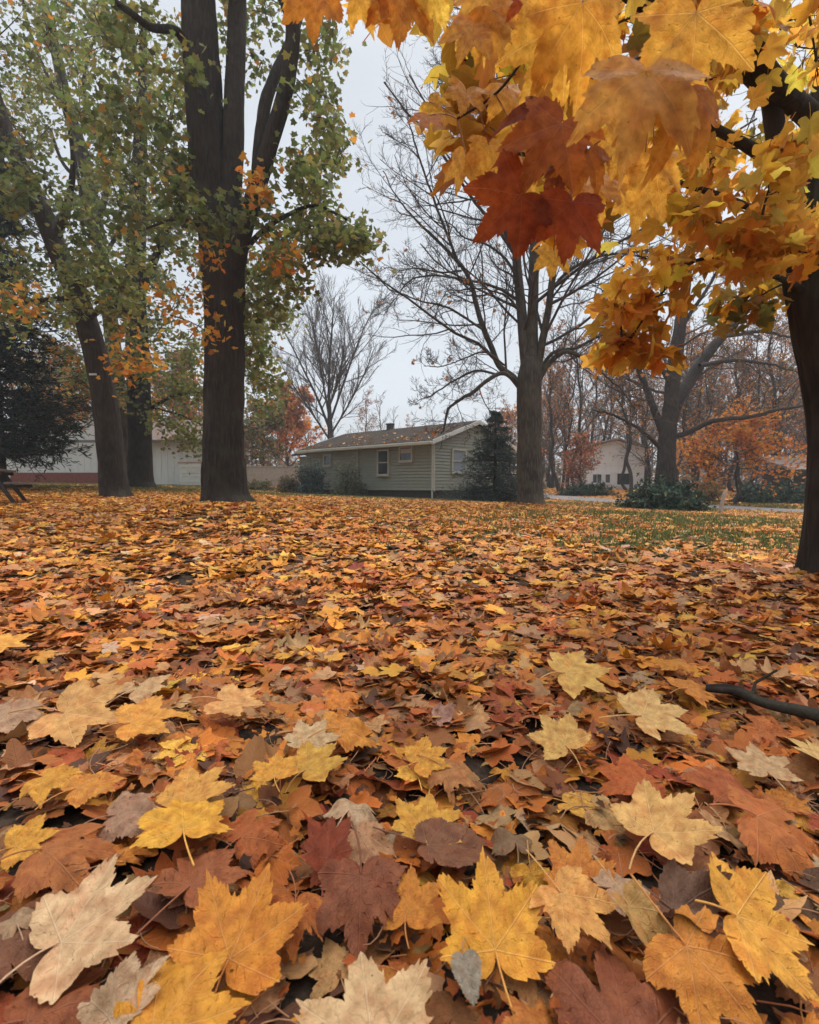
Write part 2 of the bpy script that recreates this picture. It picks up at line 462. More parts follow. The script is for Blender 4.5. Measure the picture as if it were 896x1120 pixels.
GOLD, YEL, ORA, RUST, RED, BRN, TAN, PALE, DUST, DARK = ((.62, .275, .028), (.68, .36, .055), (.55, .19, .026), (.44, .135, .026), (.32, .065, .018), (.27, .105, .031),
    (.48, .25, .10), (.52, .35, .21), (.43, .225, .10), (.10, .042, .02))
LITTER = [(GOLD, 18), (YEL, 8), (ORA, 26), (RUST, 22), (RED, 6), (BRN, 10), (TAN, 13), (PALE, 4), (DUST, 8), (DARK, 2)]
FARLIT = [(GOLD, 30), (YEL, 18), (ORA, 26), (RUST, 6), (BRN, 2), (TAN, 16), (DUST, 3)]
MIDLIT = [(GOLD, 28), (YEL, 14), (ORA, 30), (RUST, 12), (RED, 2), (BRN, 4), (TAN, 15), (PALE, 4), (DUST, 4)]

# ------------------------------------------------------------------ ground
def grass_mask(x, y):
    """where the lawn shows through the leaves"""
    a = np.exp(-(((x - 3.7) / 2.6) ** 2 + ((y - 7.2) / 2.1) ** 2))
    b = .95 * np.exp(-(((x - 6.0) / 3.2) ** 2 + ((y - 9.8) / 3.2) ** 2))
    c = .9 * np.exp(-(((y - 29.5) / 2.5) ** 2)) * (x < -8)
    d = .35 * np.exp(-(((y - 22) / 5) ** 2))
    e = .55 * np.exp(-(((x - 1) / 5) ** 2 + ((y - 22.0) / 1.6) ** 2))
    m = np.maximum.reduce([a, b, c, d, e])
    nz = .55 * vnoise(x * .9 + 40, y * .9) + .45 * vnoise(x * 2.7, y * 2.7 + 9)
    return np.clip(m * 2.6 * (nz * 1.9 - .45), 0, 1)

def axis_pts(lo, hi, core0, core1, step):
    a = [core0]
    s = step
    while a[-1] > lo: s *= 1.16; a.append(a[-1] - s)
    b = list(np.arange(core0 + step, core1, step))
    s = step
    while b[-1] < hi: s *= 1.16; b.append(b[-1] + s)
    return np.array(sorted(a) + b)

gx, gy = axis_pts(-320, 320, -9, 9, .2), axis_pts(-120, 420, -1, 18, .2)
GX, GY = np.meshgrid(gx, gy)
GZ = ground(GX, GY)
gi = np.arange(GX.size).reshape(GX.shape)
gq = np.stack([gi[:-1, :-1], gi[:-1, 1:], gi[1:, 1:], gi[1:, :-1]], -1).reshape(-1, 4)
gm = grass_mask(GX, GY).ravel()
far = np.clip((np.hypot(GX, GY).ravel() - 6) / 10, 0, 1)
m, nt = new_mat('leafy_lawn_soil'); n = N(nt)
tc = n('ShaderNodeTexCoord').outputs['Object']
ma = n('ShaderNodeSeparateColor', {0: n('ShaderNodeAttribute', attribute_name='Col').outputs['Color']})
z1 = n('ShaderNodeTexVoronoi', {'Vector': tc, 'Scale': 9.0, 'Randomness': 1.0})
z2 = n('ShaderNodeTexNoise', {'Vector': tc, 'Scale': 30.0, 'Detail': 6.0})
soil = n.ramp(z2.outputs[0], [(.3, (.012, .009, .007)), (.7, (.06, .038, .025))])
lit = n.ramp(n('ShaderNodeSeparateColor', {0: z1.outputs['Color']}).outputs[0], [(0, (.16, .06, .02)), (.3, (.34, .13, .025)), (.6, (.46, .22, .04)), (1, (.40, .25, .12))])
gr = n.ramp(z2.outputs[0], [(.3, (.02, .03, .01)), (.7, (.085, .105, .035))])
c = n.mix(ma.outputs[1], soil, lit)
c = n.mix(ma.outputs[0], c, gr)
bp = n('ShaderNodeBump', {'Height': z2.outputs[0], 'Strength': .7, 'Distance': .03})
n.out(n('ShaderNodeBsdfPrincipled', {'Base Color': c, 'Roughness': .95, 'Specular IOR Level': .1, 'Normal': bp.outputs[0]}).outputs[0])
M['ground'] = m
gcol = np.stack([gm, far, far * 0], 1)
tag(mesh('ground', np.stack([GX, GY, GZ], -1).reshape(-1, 3), gq, M['ground'], col=gcol), kind='structure')

# road ----------------------------------------------------------------
RP = np.array([(20.5, 13.5), (17.6, 17), (15.5, 20), (13.4, 23.2), (10.9, 30), (8.6, 36), (5, 43), (-2, 50), (-12, 56)], float)
rp = smooth_path(np.column_stack([RP, RP[:, 0] * 0, RP[:, 0] * 0 + 1]), 120)[:, :2]
rt = nrm(np.gradient(rp, axis=0)); rn = np.stack([-rt[:, 1], rt[:, 0]], 1)
cross = np.linspace(-1.7, 1.7, 9)
RX = rp[:, None, 0] + rn[:, None, 0] * cross[None]; RY = rp[:, None, 1] + rn[:, None, 1] * cross[None]
RZ = ground(RX, RY) + .035 - .02 * (np.abs(cross) / 1.7)[None] ** 2
ri = np.arange(RX.size).reshape(RX.shape)
rq = np.stack([ri[:-1, :-1], ri[:-1, 1:], ri[1:, 1:], ri[1:, :-1]], -1).reshape(-1, 4)
M['road'] = plain('worn_asphalt', (.16, .145, .135), .9, .25, 6, .4, dirt=(.22, .13, .07))
tag(mesh('road', np.stack([RX, RY, RZ], -1).reshape(-1, 3), rq, M['road']), kind='structure')
def road_dist(x, y):
    return np.sqrt(((np.stack([x, y], -1)[:, None] - rp[None]) ** 2).sum(-1).min(1))

# ------------------------------------------------------------------ fallen leaves
def litter_rot(n, tilt):
    yaw = rng.uniform(0, 2 * math.pi, n)
    nm = nrm(np.stack([rng.normal(0, tilt, n), rng.normal(0, tilt, n), np.ones(n)], 1))
    flip = rng.random(n) < .3
    nm[flip] *= -1
    tip = np.stack([np.cos(yaw), np.sin(yaw), np.zeros(n)], 1)
    return frames(nm, tip)

BARE = []   # small gaps where soil shows: x, y, radius
for px, py in ((55, 970), (205, 730), (200, 700), (20, 835), (290, 800), (560, 700), (880, 930), (520, 1010), (410, 720), (300, 690), (150, 880), (655, 880), (590, 870)):
    g = on_ground(px, py); BARE.append((g[0], g[1], .035 + .03 * rng.random()))

def scatter(n_target, y0, y1, dens, sizes, tmpls, palette, tilt, zmax, name_col=None):
    """random positions in the visible wedge between depths y0 and y1"""
    area = .86 * (y1 ** 2 - y0 ** 2) + 2.4 * (y1 - y0)
    n = int(area * dens)
    y = np.sqrt(rng.uniform(y0 ** 2, y1 ** 2, n)); x = rng.uniform(-1, 1, n) * (y * .86 + 1.2)
    keep = rng.random(n) > grass_mask(x, y) * .8
    if y1 > 12: keep &= (road_dist(x, y) > 1.55) | (rng.random(n) < .10)
    for bx, by, br in BARE: keep &= np.hypot(x - bx, y - by) > br
    x, y = x[keep], y[keep]; n = len(x)
    z = ground(x, y) + .008 + rng.random(n) ** 1.5 * zmax
    pos = np.stack([x, y, z], 1)
    rot = litter_rot(n, tilt)
    size = rng.uniform(sizes[0], sizes[1], n)
    # patches of a similar colour, the way leaves fall
    col = pick(palette, n)
    k = rng.integers(0, len(tmpls), n)
    mb = MB()
    for i, t in enumerate(tmpls):
        s = k == i
        if s.any():
            V, Fs, uv, cc = instance(t, pos[s], rot[s], size[s], col[s]); mb.add(V, Fs, uv, cc)
    return mb

rs = np.random.default_rng(5)
def curl_args(r):
    t = r.random()
    if t < .58: return dict(curl=r.uniform(-.1, .12), fold=r.uniform(-.05, .15), wave=r.uniform(.02, .07))
    if t < .86: return dict(curl=r.uniform(-.3, -.1), fold=r.uniform(-.15, .1), wave=r.uniform(.05, .12))
    if t < .95: return dict(curl=r.uniform(.1, .3), fold=r.uniform(0, .25), wave=r.uniform(.05, .12))
    return dict(curl=r.uniform(-.5, -.3), fold=r.uniform(-.3, .2), wave=r.uniform(.1, .16), droop=r.uniform(0, .2))
mid_t = [leaf_template(30, 3, rs, width=rs.uniform(.9, 1.1), **curl_args(rs)) for _ in range(14)]
hi_t = [leaf_template(60, 5, rs, width=rs.uniform(.9, 1.1), **curl_args(rs)) for _ in range(14)]
mid_t += [leaf_template(30, 3, rs, oval=True, curl=c_, fold=f_) for c_, f_ in ((-.2, .15), (.1, .3))]
hi_t += [leaf_template(60, 5, rs, oval=True, curl=c_, fold=f_) for c_, f_ in ((-.2, .15), (.15, .3))]
far_t = [leaf_template(10, 2, rs, stalk=False, width=rs.uniform(.9, 1.1), **curl_args(rs)) for _ in range(8)]
lo_t = [lo_leaf(.25), lo_leaf(-.35), lo_leaf(.05)]

UNDER = [(BRN, 18), (RUST, 28), (DUST, 10), (DARK, 9), (ORA, 22), (TAN, 8), (RED, 6)]
big = MB()
def merge(mb): 
    o = 0
    big.V += mb.V; big.F += [f + big.n for f in mb.F]; big.n += mb.n; big.uv += mb.uv; big.col += mb.col
merge(scatter(0, .05, 3.6, 330, (.065, .105), mid_t, UNDER, .22, .02))
merge(scatter(0, .05, 1.9, 60, (.06, .10), hi_t, LITTER, .2, .02))
merge(scatter(0, 1.7, 3.6, 170, (.06, .10), hi_t, MIDLIT, .2, .04))
merge(scatter(0, 3.6, 9, 170, (.068, .122), mid_t, MIDLIT, .17, .04))
merge(scatter(0, 9, 20, 140, (.06, .10), far_t, FARLIT, .2, .045))
merge(scatter(0, 20, 46, 45, (.07, .12), lo_t, FARLIT, .22, .05))
tag(big.build('fallen_leaves', M['leaf_litter'], smooth=True), 'thick carpet of fallen orange, golden and brown maple leaves over the lawn', 'leaf litter', kind='stuff')

# stalks, twiglets and crumbs among the leaves
nd = 1500
y = .35 + 5.5 * rng.random(nd) ** 1.3; x = rng.uniform(-1, 1, nd) * (y * .84 + .1)
z = ground(x, y) + rng.uniform(.02, .055, nd)
L_ = rng.uniform(.03, .11, nd); a_ = rng.random(nd) * 6.283; t3 = np.linspace(-.5, .5, 5)
bend = rng.normal(0, .18, nd); tz = rng.normal(0, .22, nd)
px_ = x[:, None] + L_[:, None] * (np.cos(a_)[:, None] * t3 - np.sin(a_)[:, None] * bend[:, None] * (t3 ** 2 * 4 - .3))
py_ = y[:, None] + L_[:, None] * (np.sin(a_)[:, None] * t3 + np.cos(a_)[:, None] * bend[:, None] * (t3 ** 2 * 4 - .3))
pz_ = z[:, None] + L_[:, None] * tz[:, None] * t3
v, q = tubes(np.stack([px_, py_, pz_], -1), (rng.uniform(.0006, .0016, nd))[:, None] * np.ones((1, 5)), 4)
tag(mesh('leaf_stalks', v, q, M['stalk']), 'loose reddish brown stalks and twiglets strewn over the leaves', 'stalks', kind='stuff')
ncr = 5000
y = .35 + 5 * rng.random(ncr) ** 1.2; x = rng.uniform(-1, 1, ncr) * (y * .84 + .1)
pos = np.stack([x, y, ground(x, y) + rng.uniform(.012, .05, ncr)], 1)
V, Fs, uv, cc = instance(lo_t[1], pos, litter_rot(ncr, .5), rng.uniform(.008, .028, ncr), pick(UNDER, ncr, .25))
tag(MB().add(V, Fs, uv, cc).build('leaf_crumbs', M['leaf_litter'], smooth=True), 'broken crumbs of dry brown leaves in the litter', 'leaf crumbs', kind='stuff')

# individual leaves close to the camera -------------------------------------
def make_leaf_data(tmpl, name, mat):
    return mesh_data(name, tmpl[0], tmpl[1], uv=tmpl[2], mat=mat)
rl = np.random.default_rng(23)
flat_d, cup_d, curl_d = [], [], []
for i in range(7): flat_d.append(make_leaf_data(leaf_template(90, 9, rl, curl=rl.uniform(-.1, .1), fold=rl.uniform(-.04, .12), wave=rl.uniform(.015, .045), width=rl.uniform(.95, 1.1)), 'maple_leaf', M['leaf_near']))
for i in range(6): cup_d.append(make_leaf_data(leaf_template(90, 9, rl, curl=rl.uniform(-.4, -.2), fold=rl.uniform(-.1, .1), wave=rl.uniform(.05, .1), width=rl.uniform(.9, 1.05)), 'maple_leaf', M['leaf_near']))
for i in range(6): curl_d.append(make_leaf_data(leaf_template(90, 9, rl, curl=rl.choice([-.75, .5, -.55]), fold=rl.uniform(-.4, .5), wave=rl.uniform(.1, .18), droop=rl.uniform(0, .3), width=rl.uniform(.8, 1.0)), 'maple_leaf', M['leaf_near']))
oval_d = make_leaf_data(leaf_template(90, 9, rl, curl=-.15, fold=.2, wave=.02, oval=True, width=1.05), 'oval_leaf', M['leaf_near'])
narrow_d = make_leaf_data(leaf_template(90, 9, rl, curl=-.3, fold=.75, wave=.05, width=.62), 'maple_leaf', M['leaf_near'])
SHAPE = {'flat': flat_d, 'cup': cup_d, 'curl': curl_d, 'oval': [oval_d], 'narrow': [narrow_d]}

# px, py of the blade centre, width px, tip angle (0 = away, clockwise), shape, colour, lift, label
HERO = [
 (535, 990, 118, -8, 'flat', (.66, .36, .045), .05, 'large bright golden maple leaf lying flat, tip pointing away, amid brown leaves'),
 (115, 1000, 125, 52, 'flat', (.60, .46, .31), .05, 'large pale beige maple leaf with ribbed veins over brown leaves'),
 (205, 1080, 140, 25, 'cup', (.60, .31, .04), .055, 'large golden orange maple leaf at the bottom edge beside a pale narrow leaf'),
 (272, 1003, 118, 12, 'flat', (.58, .26, .035), .045, 'golden orange maple leaf tucked behind the large golden orange one'),
 (200, 885, 88, -25, 'cup', (.68, .40, .05), .055, 'clear golden cupped maple leaf overlapping a pale dusty leaf'),
 (222, 858, 74, 30, 'flat', (.62, .36, .09), .04, 'light amber maple leaf lying behind the clear golden cupped leaf'),
 (152, 886, 70, 80, 'cup', (.36, .24, .18), .03, 'dusty pinkish beige leaf beneath the clear golden cupped leaf'),
 (88, 922, 100, 70, 'cup', (.36, .14, .04), .045, 'arched orange brown maple leaf with dark veins above the pale ribbed leaf'),
 (232, 942, 96, 20, 'cup', (.30, .11, .045), .035, 'dull reddish brown maple leaf below the clear golden cupped leaf'),
 (360, 912, 66, -4, 'narrow', (.22, .05, .018), .06, 'upright folded deep rust red leaf beside a crumpled pale leaf'),
 (392, 870, 66, 20, 'curl', (.52, .42, .31), .05, 'crumpled pale beige leaf behind the folded deep rust red leaf'),
 (403, 930, 66, 150, 'cup', (.46, .29, .18), .04, 'soft pinkish tan leaf below the crumpled pale beige leaf'),
 (393, 995, 108, 178, 'cup', (.21, .075, .035), .045, 'broad reddish brown maple leaf with its tip towards the viewer'),
 (447, 977, 66, 10, 'flat', (.56, .25, .04), .05, 'small orange maple leaf between reddish brown and bright golden leaves'),
 (302, 838, 50, -10, 'flat', (.64, .36, .06), .05, 'small golden maple leaf joined edge to edge with a speckled yellow leaf'),
 (350, 830, 62, 35, 'flat', (.55, .36, .07), .045, 'speckled mustard yellow maple leaf beside a small golden leaf'),
 (38, 918, 52, 60, 'flat', (.66, .38, .06), .05, 'narrow yellow maple leaf at the left edge over brown leaves'),
 (60, 852, 56, 110, 'cup', (.60, .34, .05), .05, 'amber cupped maple leaf near the left edge, left of a golden tan leaf'),
 (108, 852, 62, 50, 'cup', (.56, .27, .05), .045, 'golden tan maple leaf touching an amber cupped leaf'),
 (402, 1100, 150, -12, 'flat', (.58, .45, .29), .06, 'large pale cream maple leaf cut off by the bottom edge of the photo'),
 (150, 1078, 74, 28, 'narrow', (.54, .43, .32), .05, 'long folded pale beige leaf left of the large golden orange leaf'),
 (50, 1008, 120, 60, 'cup', (.17, .075, .04), .03, 'broad dull brown leaf half hidden under the large pale ribbed leaf'),
 (12, 995, 60, -50, 'curl', (.40, .31, .22), .04, 'greyish beige curled leaf cut off at the left edge'),
 (80, 1098, 130, 70, 'cup', (.26, .09, .035), .035, 'rust brown maple leaf at the bottom left corner'),
 (322, 1012, 70, 170, 'cup', (.40, .14, .03), .035, 'rust orange leaf with brown blotches right of the golden orange pair'),
 (285, 900, 70, 40, 'cup', (.38, .12, .03), .03, 'rusty orange ragged leaf right of the clear golden cupped leaf'),
 (637, 1002, 88, 145, 'flat', (.62, .36, .12), .055, 'light apricot maple leaf pointing to the lower right, beside the bright golden leaf'),
 (572, 1066, 76, 165, 'cup', (.40, .22, .09), .012, 'tan brown curled leaf below the bright golden leaf'),
 (635, 946, 72, 18, 'flat', (.52, .22, .04), .045, 'orange maple leaf behind the light apricot leaf'),
 (735, 893, 92, 62, 'flat', (.62, .42, .17), .055, 'pale straw yellow maple leaf pointing right over rust leaves'),
 (842, 1015, 118, 100, 'flat', (.66, .37, .06), .055, 'golden deeply lobed maple leaf pointing right near the right edge'),
 (512, 1066, 46, 175, 'oval', (.30, .30, .28), .05, 'small smooth grey oval leaf at the bottom among brown leaves'),
 (690, 968, 70, 80, 'cup', (.44, .33, .25), .04, 'pale pinkish grey leaf behind the orange and apricot leaves'),
 (772, 1015, 96, 120, 'curl', (.16, .10, .075), .04, 'dark greyish brown curled leaf left of the golden deeply lobed leaf'),
 (467, 890, 66, 5, 'flat', (.60, .36, .06), .05, 'mustard gold speckled maple leaf right of the crumpled pale leaf'),
 (502, 925, 84, 80, 'oval', (.19, .09, .05), .035, 'smooth brown oval leaf behind the bright golden leaf'),
 (560, 905, 58, 0, 'curl', (.24, .17, .11), .035, 'dry greyish brown shrivelled leaf with showing veins'),
 (678, 1080, 170, 10, 'cup', (.20, .065, .025), .04, 'very large dark red brown maple leaf at the bottom edge'),
 (792, 1078, 130, 150, 'cup', (.54, .24, .04), .045, 'orange gold maple leaf at the bottom below the golden deeply lobed leaf'),
 (690, 838, 72, 10, 'cup', (.42, .12, .025), .045, 'vivid rust orange maple leaf standing up a little'),
 (777, 846, 70, -30, 'cup', (.34, .10, .025), .04, 'deep rust maple leaf left of a greyish beige leaf'),
 (830, 830, 56, 10, 'flat', (.48, .36, .22), .045, 'greyish beige maple leaf near the fallen stick'),
 (886, 822, 54, -40, 'flat', (.60, .46, .20), .05, 'pale lemon maple leaf at the right edge under the fallen stick'),
 (868, 908, 110, 110, 'cup', (.42, .15, .035), .04, 'wide orange brown maple leaf at the right edge above a dark gap'),
 (472, 826, 48, 60, 'flat', (.64, .36, .06), .045, 'small bright yellow maple leaf in front of a tan leaf'),
 (502, 846, 54, 120, 'cup', (.44, .22, .09), .035, 'small tan orange leaf right of the small bright yellow one'),
 (606, 800, 56, -20, 'flat', (.60, .42, .15), .05, 'pale butter yellow maple leaf lying flat over brown leaves'),
 (725, 780, 74, 80, 'flat', (.60, .44, .20), .055, 'pale cream yellow maple leaf just left of the fallen stick'),
 (640, 735, 70, 85, 'flat', (.60, .42, .13), .055, 'wide pale yellow maple leaf beyond the butter yellow one'),
 (735, 720, 40, 0, 'cup', (.58, .28, .04), .05, 'upturned small orange yellow leaf beyond the pale cream yellow leaf'),
 (264, 770, 60, 95, 'flat', (.58, .36, .15), .055, 'pale amber maple leaf with stalk, beside a dark gap in the litter'),
 (168, 785, 66, 60, 'flat', (.60, .32, .06), .05, 'golden maple leaf overlapping a wide tan leaf in the litter'),
 (98, 785, 92, 95, 'flat', (.52, .33, .13), .045, 'wide tan yellow maple leaf under the golden one'),
 (165, 745, 56, 30, 'cup', (.46, .34, .20), .045, 'beige cupped leaf beyond the golden and tan pair'),
 (392, 795, 66, 60, 'cup', (.56, .26, .04), .045, 'bright orange gold leaf right of a whitish beige leaf'),
 (345, 802, 50, 20, 'flat', (.55, .44, .28), .05, 'whitish beige leaf left of a bright orange gold leaf'),
 (22, 780, 60, 80, 'cup', (.36, .26, .19), .04, 'dusty grey beige leaf at the left edge beyond the amber leaf'),
 (708, 1020, 64, 150, 'narrow', (.48, .33, .13), .05, 'narrow folded straw coloured leaf right of the light apricot leaf'),
 (765, 752, 52, 70, 'cup', (.54, .24, .04), .045, 'orange leaf lying against the thin end of the fallen stick'),
 (10, 708, 50, 90, 'flat', (.60, .34, .06), .05, 'flat golden leaf at the left edge, furthest of the big leaves there'),
]
LEAFGROUP = 'individual fallen leaves closest to the camera'
hero_xy = []
used = []
def add_leaf(g, size, yaw, shape, col, lift, label, tilt, i, face=0.0):
    data = SHAPE[shape][i % len(SHAPE[shape])]
    o = bpy.data.objects.new('fallen_leaf', data); COL.objects.link(o)
    # keep the centre of the blade over the point
    nm = nrm(np.array([rng.normal(0, tilt), rng.normal(0, tilt) - face, 1.0]))
    tip = np.array([math.sin(yaw), math.cos(yaw), 0.0])
    R = frames(nm[None], tip[None])[0]
    c = g + np.array([0, 0, lift]) - R @ np.array([0, .42, 0]) * size
    Mx = Matrix([[*(R[r] * size), c[r]] for r in range(3)] + [[0, 0, 0, 1]])
    o.matrix_world = Mx
    o.color = (*col, 1)
    tag(o, label, 'leaf', LEAFGROUP)
    return o
for i, (px, py, w, ang, shp, col, lift, lab) in enumerate(HERO):
    tl_ = .22 + (.3 if i in (0, 20) else 0) * 1.0
    lift += .01 + .02 * (i in (0,))
    g = on_ground(px, py, lift + .022); g[2] -= lift + .022
    depth = g[1] * CP - (g[2] - CAMH) * SP
    size = min(w * depth / F / 1.28, .17)
    if shp in ('oval',): size = w * depth / F / 1.0
    if shp == 'narrow': size = w * depth / F / 1.0
    add_leaf(g, size, math.radians(ang), shp, tuple(np.array(col) * [1.0, .85, .68]), lift + .022, lab, .13, i, tl_)
    hero_xy.append((px, py, lab))
# filler leaves of the same layer
names = [('golden', GOLD, 14), ('yellow', YEL, 7), ('orange', ORA, 24), ('rust brown', RUST, 26), ('dark red', RED, 8), ('dull brown', BRN, 12), ('tan', TAN, 12), ('pale beige', PALE, 4), ('dusty grey brown', DUST, 8)]
short = [h[7].split(' maple')[0].split(' leaf')[0] for h in HERO]
wts = np.array([k[2] for k in names], float); wts /= wts.sum()
n_fill, tries = 300 - len(HERO), 0
placed = [on_ground(h[0], h[1])[:2] for h in HERO]
fill = []
while len(fill) < n_fill and tries < 20000:
    tries += 1
    y = .42 + (1.95 - .42) * rng.random() ** .8; x = rng.uniform(-1, 1) * (y * .82 + .05)
    dmin = .075
    if any((x - a[0]) ** 2 + (y - a[1]) ** 2 < dmin ** 2 for a in placed): continue
    if any(math.hypot(x - b[0], y - b[1]) < b[2] + .03 for b in BARE): continue
    placed.append((x, y)); fill.append((x, y))
count = {}
for i, (x, y) in enumerate(fill):
    g = np.array([x, y, gz(x, y)])
    k = rng.choice(len(names), p=wts)
    shp = rng.choice(['flat', 'cup', 'curl'], p=[.35, .4, .25])
    size = rng.uniform(.058, .098)
    d = g - np.array([0, 0, CAMH]); zc = d[1] * CP - d[2] * SP; px = 448 + F * d[0] / zc; py = 560 - F * (d[1] * SP + d[2] * CP) / zc
    h = min(range(len(HERO)), key=lambda q: (HERO[q][0] - px) ** 2 + ((HERO[q][1] - py) * 1.3) ** 2)
    dx, dy = px - HERO[h][0], py - HERO[h][1]
    rel = ('right of' if dx > 0 else 'left of') if abs(dx) > abs(dy) else ('in front of' if dy > 0 else 'behind')
    sz = 'small' if size < .071 else ('wide' if size > .085 else '')
    sh = {'flat': 'flat', 'cup': 'arched', 'curl': 'crumpled'}[shp]
    ref = ' '.join(short[h].split()[:6])
    lab = ' '.join(f'{sz} {sh} {names[k][0]} leaf {rel} the {ref} leaf'.split())
    words_ = lab.split()
    if len(words_) > 16: lab = ' '.join(words_[:16])
    col = np.clip(np.array(names[k][1]) * (1 + rng.normal(0, .14)) * (1 + rng.normal(0, .06, 3)), .01, .8)
    add_leaf(g, size, rng.uniform(0, 6.28), shp, tuple(col), .012 + .03 * rng.random(), lab, .26, int(rng.integers(0, 50)))

# fallen stick ----------------------------------------------------------
g0, g1 = on_ground(772, 772), on_ground(905, 812)
e = g1 + (g1 - g0) * .8
st = smooth_path([(*(g0 + [0, 0, .06]), .012), (*(g0 * .72 + g1 * .28 + [.0, .012, .075]), .017), (*(g0 * .5 + g1 * .5 + [0, -.008, .066]), .016), (*(g1 + [0, .01, .07]), .021), (*(e + [0, 0, .06]), .023)], 40)
v, q = bark_tube(st, 24, .007, None, 7, 3)
stick = thing('fallen_stick', 'dark fallen stick lying across the leaves at the right edge', 'stick')
stick.location = tuple(g0)
def localize(V, root): return np.asarray(V) - np.array(root.location)
mesh('stem', localize(v, stick), q, M['bark_dark'], stick)
b0 = st[16, :3]
v, q = tubes(np.array([[b0, b0 + [.05, .06, .03], b0 + [.13, .07, .07]]]), np.array([[.007, .005, .0035]]), 6)
mesh('side_twig', localize(v, stick), q, M['bark_dark'], stick)

# ------------------------------------------------------------------ trees
def cubic(q, t, lift, n=7):
    L = np.linalg.norm(t - q)
    c = q + (t - q) * .5 + np.array([0, 0, lift * L]) + rng.normal(0, .08 * L, 3)
    s = np.linspace(0, 1, n)[:, None]
    return (1 - s) ** 2 * q + 2 * s * (1 - s) * c + s * s * t

def targets(regs):
    out = []
    for (cx, cy, rx, ry, n, y0, y1) in regs:
        for _ in range(n):
            r, a = math.sqrt(rng.random()), rng.random() * 6.283
            out.append(P(cx + rx * r * math.cos(a), cy + ry * r * math.sin(a), rng.uniform(y0, y1)))
    return out

def leaf_frames(n, flat=.6, droop=.5):
    nm = nrm(np.array([0, 0, flat]) + rng.normal(0, .55, (n, 3)))
    tip = nrm(rng.normal(0, 1, (n, 3)) * [1, 1, .4] + np.array([0, 0, -droop]))
    return frames(nm, tip)

def crown_from(skel, regs, pals, leaf=(.09, .14), twigs=5, per=6, twig_len=.45, lift=.08, spread=.10, tmpl=None, r_big=.02, flat=.6, droop=.5, plane=1.0, extra=None):
    """grow boughs from skeleton points to targets, twigs from the boughs, leaves on the twigs. pals: per region palette"""
    S = np.array(skel)
    T, cid = [], []
    for i, rg in enumerate(regs):
        t = targets([rg]); T += t; cid += [i] * len(t)
    if extra:
        for _ in range(extra[6]):
            T.append(np.array(extra[:3]) + rng.uniform(-1, 1, 3) * np.array(extra[3:6])); cid.append(0)
    T = np.array(T); cid = np.array(cid)
    order = np.argsort([np.min(((S - t) ** 2).sum(1)) for t in T])
    paths, rads, cols = [], [], []
    for k in order:
        t = T[k]
        d = ((S - t) ** 2).sum(1) * np.where(S[:, 2] > t[2] + .3, 1.6, 1.0)
        q = S[np.argmin(d)]
        pth = cubic(q, t, lift)
        L = np.linalg.norm(t - q)
        paths.append(pth); rads.append(np.linspace(min(r_big, .006 + .009 * L), .004, 7)); cols.append(cid[k])
        S = np.vstack([S, pth[2:]])
    paths, rads, cols = np.array(paths), np.array(rads), np.array(cols)
    tp, tr = spawn(paths, rads, twigs, .5, (25, 80), 4, -.02, .2, .35, .6, .003)
    tp[..., 2] = tp[:, :1, 2] + (tp[..., 2] - tp[:, :1, 2]) * plane
    sc = twig_len / np.maximum(np.linalg.norm(tp[:, -1] - tp[:, 0], axis=1), .01)
    sc = np.minimum(sc, 1.6) * rng.uniform(.6, 1.3, len(sc)); tp = tp[:, :1] + (tp - tp[:, :1]) * sc[:, None, None]
    mb = MB(); v, q = tubes(paths, rads, 4); mb.add(v, q); v, q = tubes(tp, tr, 3); mb.add(v, q)
    n = len(tp) * per
    par = np.repeat(np.arange(len(tp)), per)
    s = rng.uniform(.1, 1.0, n) * 3; i = np.minimum(s.astype(int), 2); w = (s - i)[:, None]
    pos = tp[par, i] * (1 - w) + tp[par, i + 1] * w + rng.normal(0, spread, (n, 3)) * [1, 1, plane]
    rid = np.repeat(np.repeat(cols, twigs), per)
    col = np.zeros((n, 3))
    for r_ in range(len(regs)):
        m_ = rid == r_
        if m_.any(): col[m_] = pick(pals[r_], m_.sum(), .22)
    lm = MB()
    tmpl = tmpl or lo_t
    kk = rng.integers(0, len(tmpl), n)
    rot = leaf_frames(n, flat, droop); size = rng.uniform(*leaf, n)
    for a, t in enumerate(tmpl):
        m_ = kk == a
        V, Fs, uv, cc = instance(t, pos[m_], rot[m_], size[m_], col[m_]); lm.add(V, Fs, uv, cc)
    return mb, lm

class Tree:
    rmin = .0055; slim = .018
    def __init__(s, name, label, cat, base, group=None):
        s.root = thing(name, label, cat, group); s.root.location = tuple(base); s.skel = []
    def loc(s, V): return np.asarray(V) - np.array(s.root.location)
    def put(s, name, mb, mat, smooth=True):
        return mesh(name, s.loc(np.concatenate(mb.V)), mb.F, mat, s.root, smooth=smooth, uv=np.concatenate(mb.uv), col=np.concatenate(mb.col))
    def trunk(s, path, mat, detail=True, name='trunk', skel_from=.5, **k):
        if detail: v, q = bark_tube(path, **k)
        else: v, q = tubes(path[None, :, :3], path[None, :, 3], 12)
        o = mesh(name, s.loc(v), q, mat, s.root)
        i0 = int(len(path) * skel_from)
        s.skel += list(path[i0::3, :3])
        return o

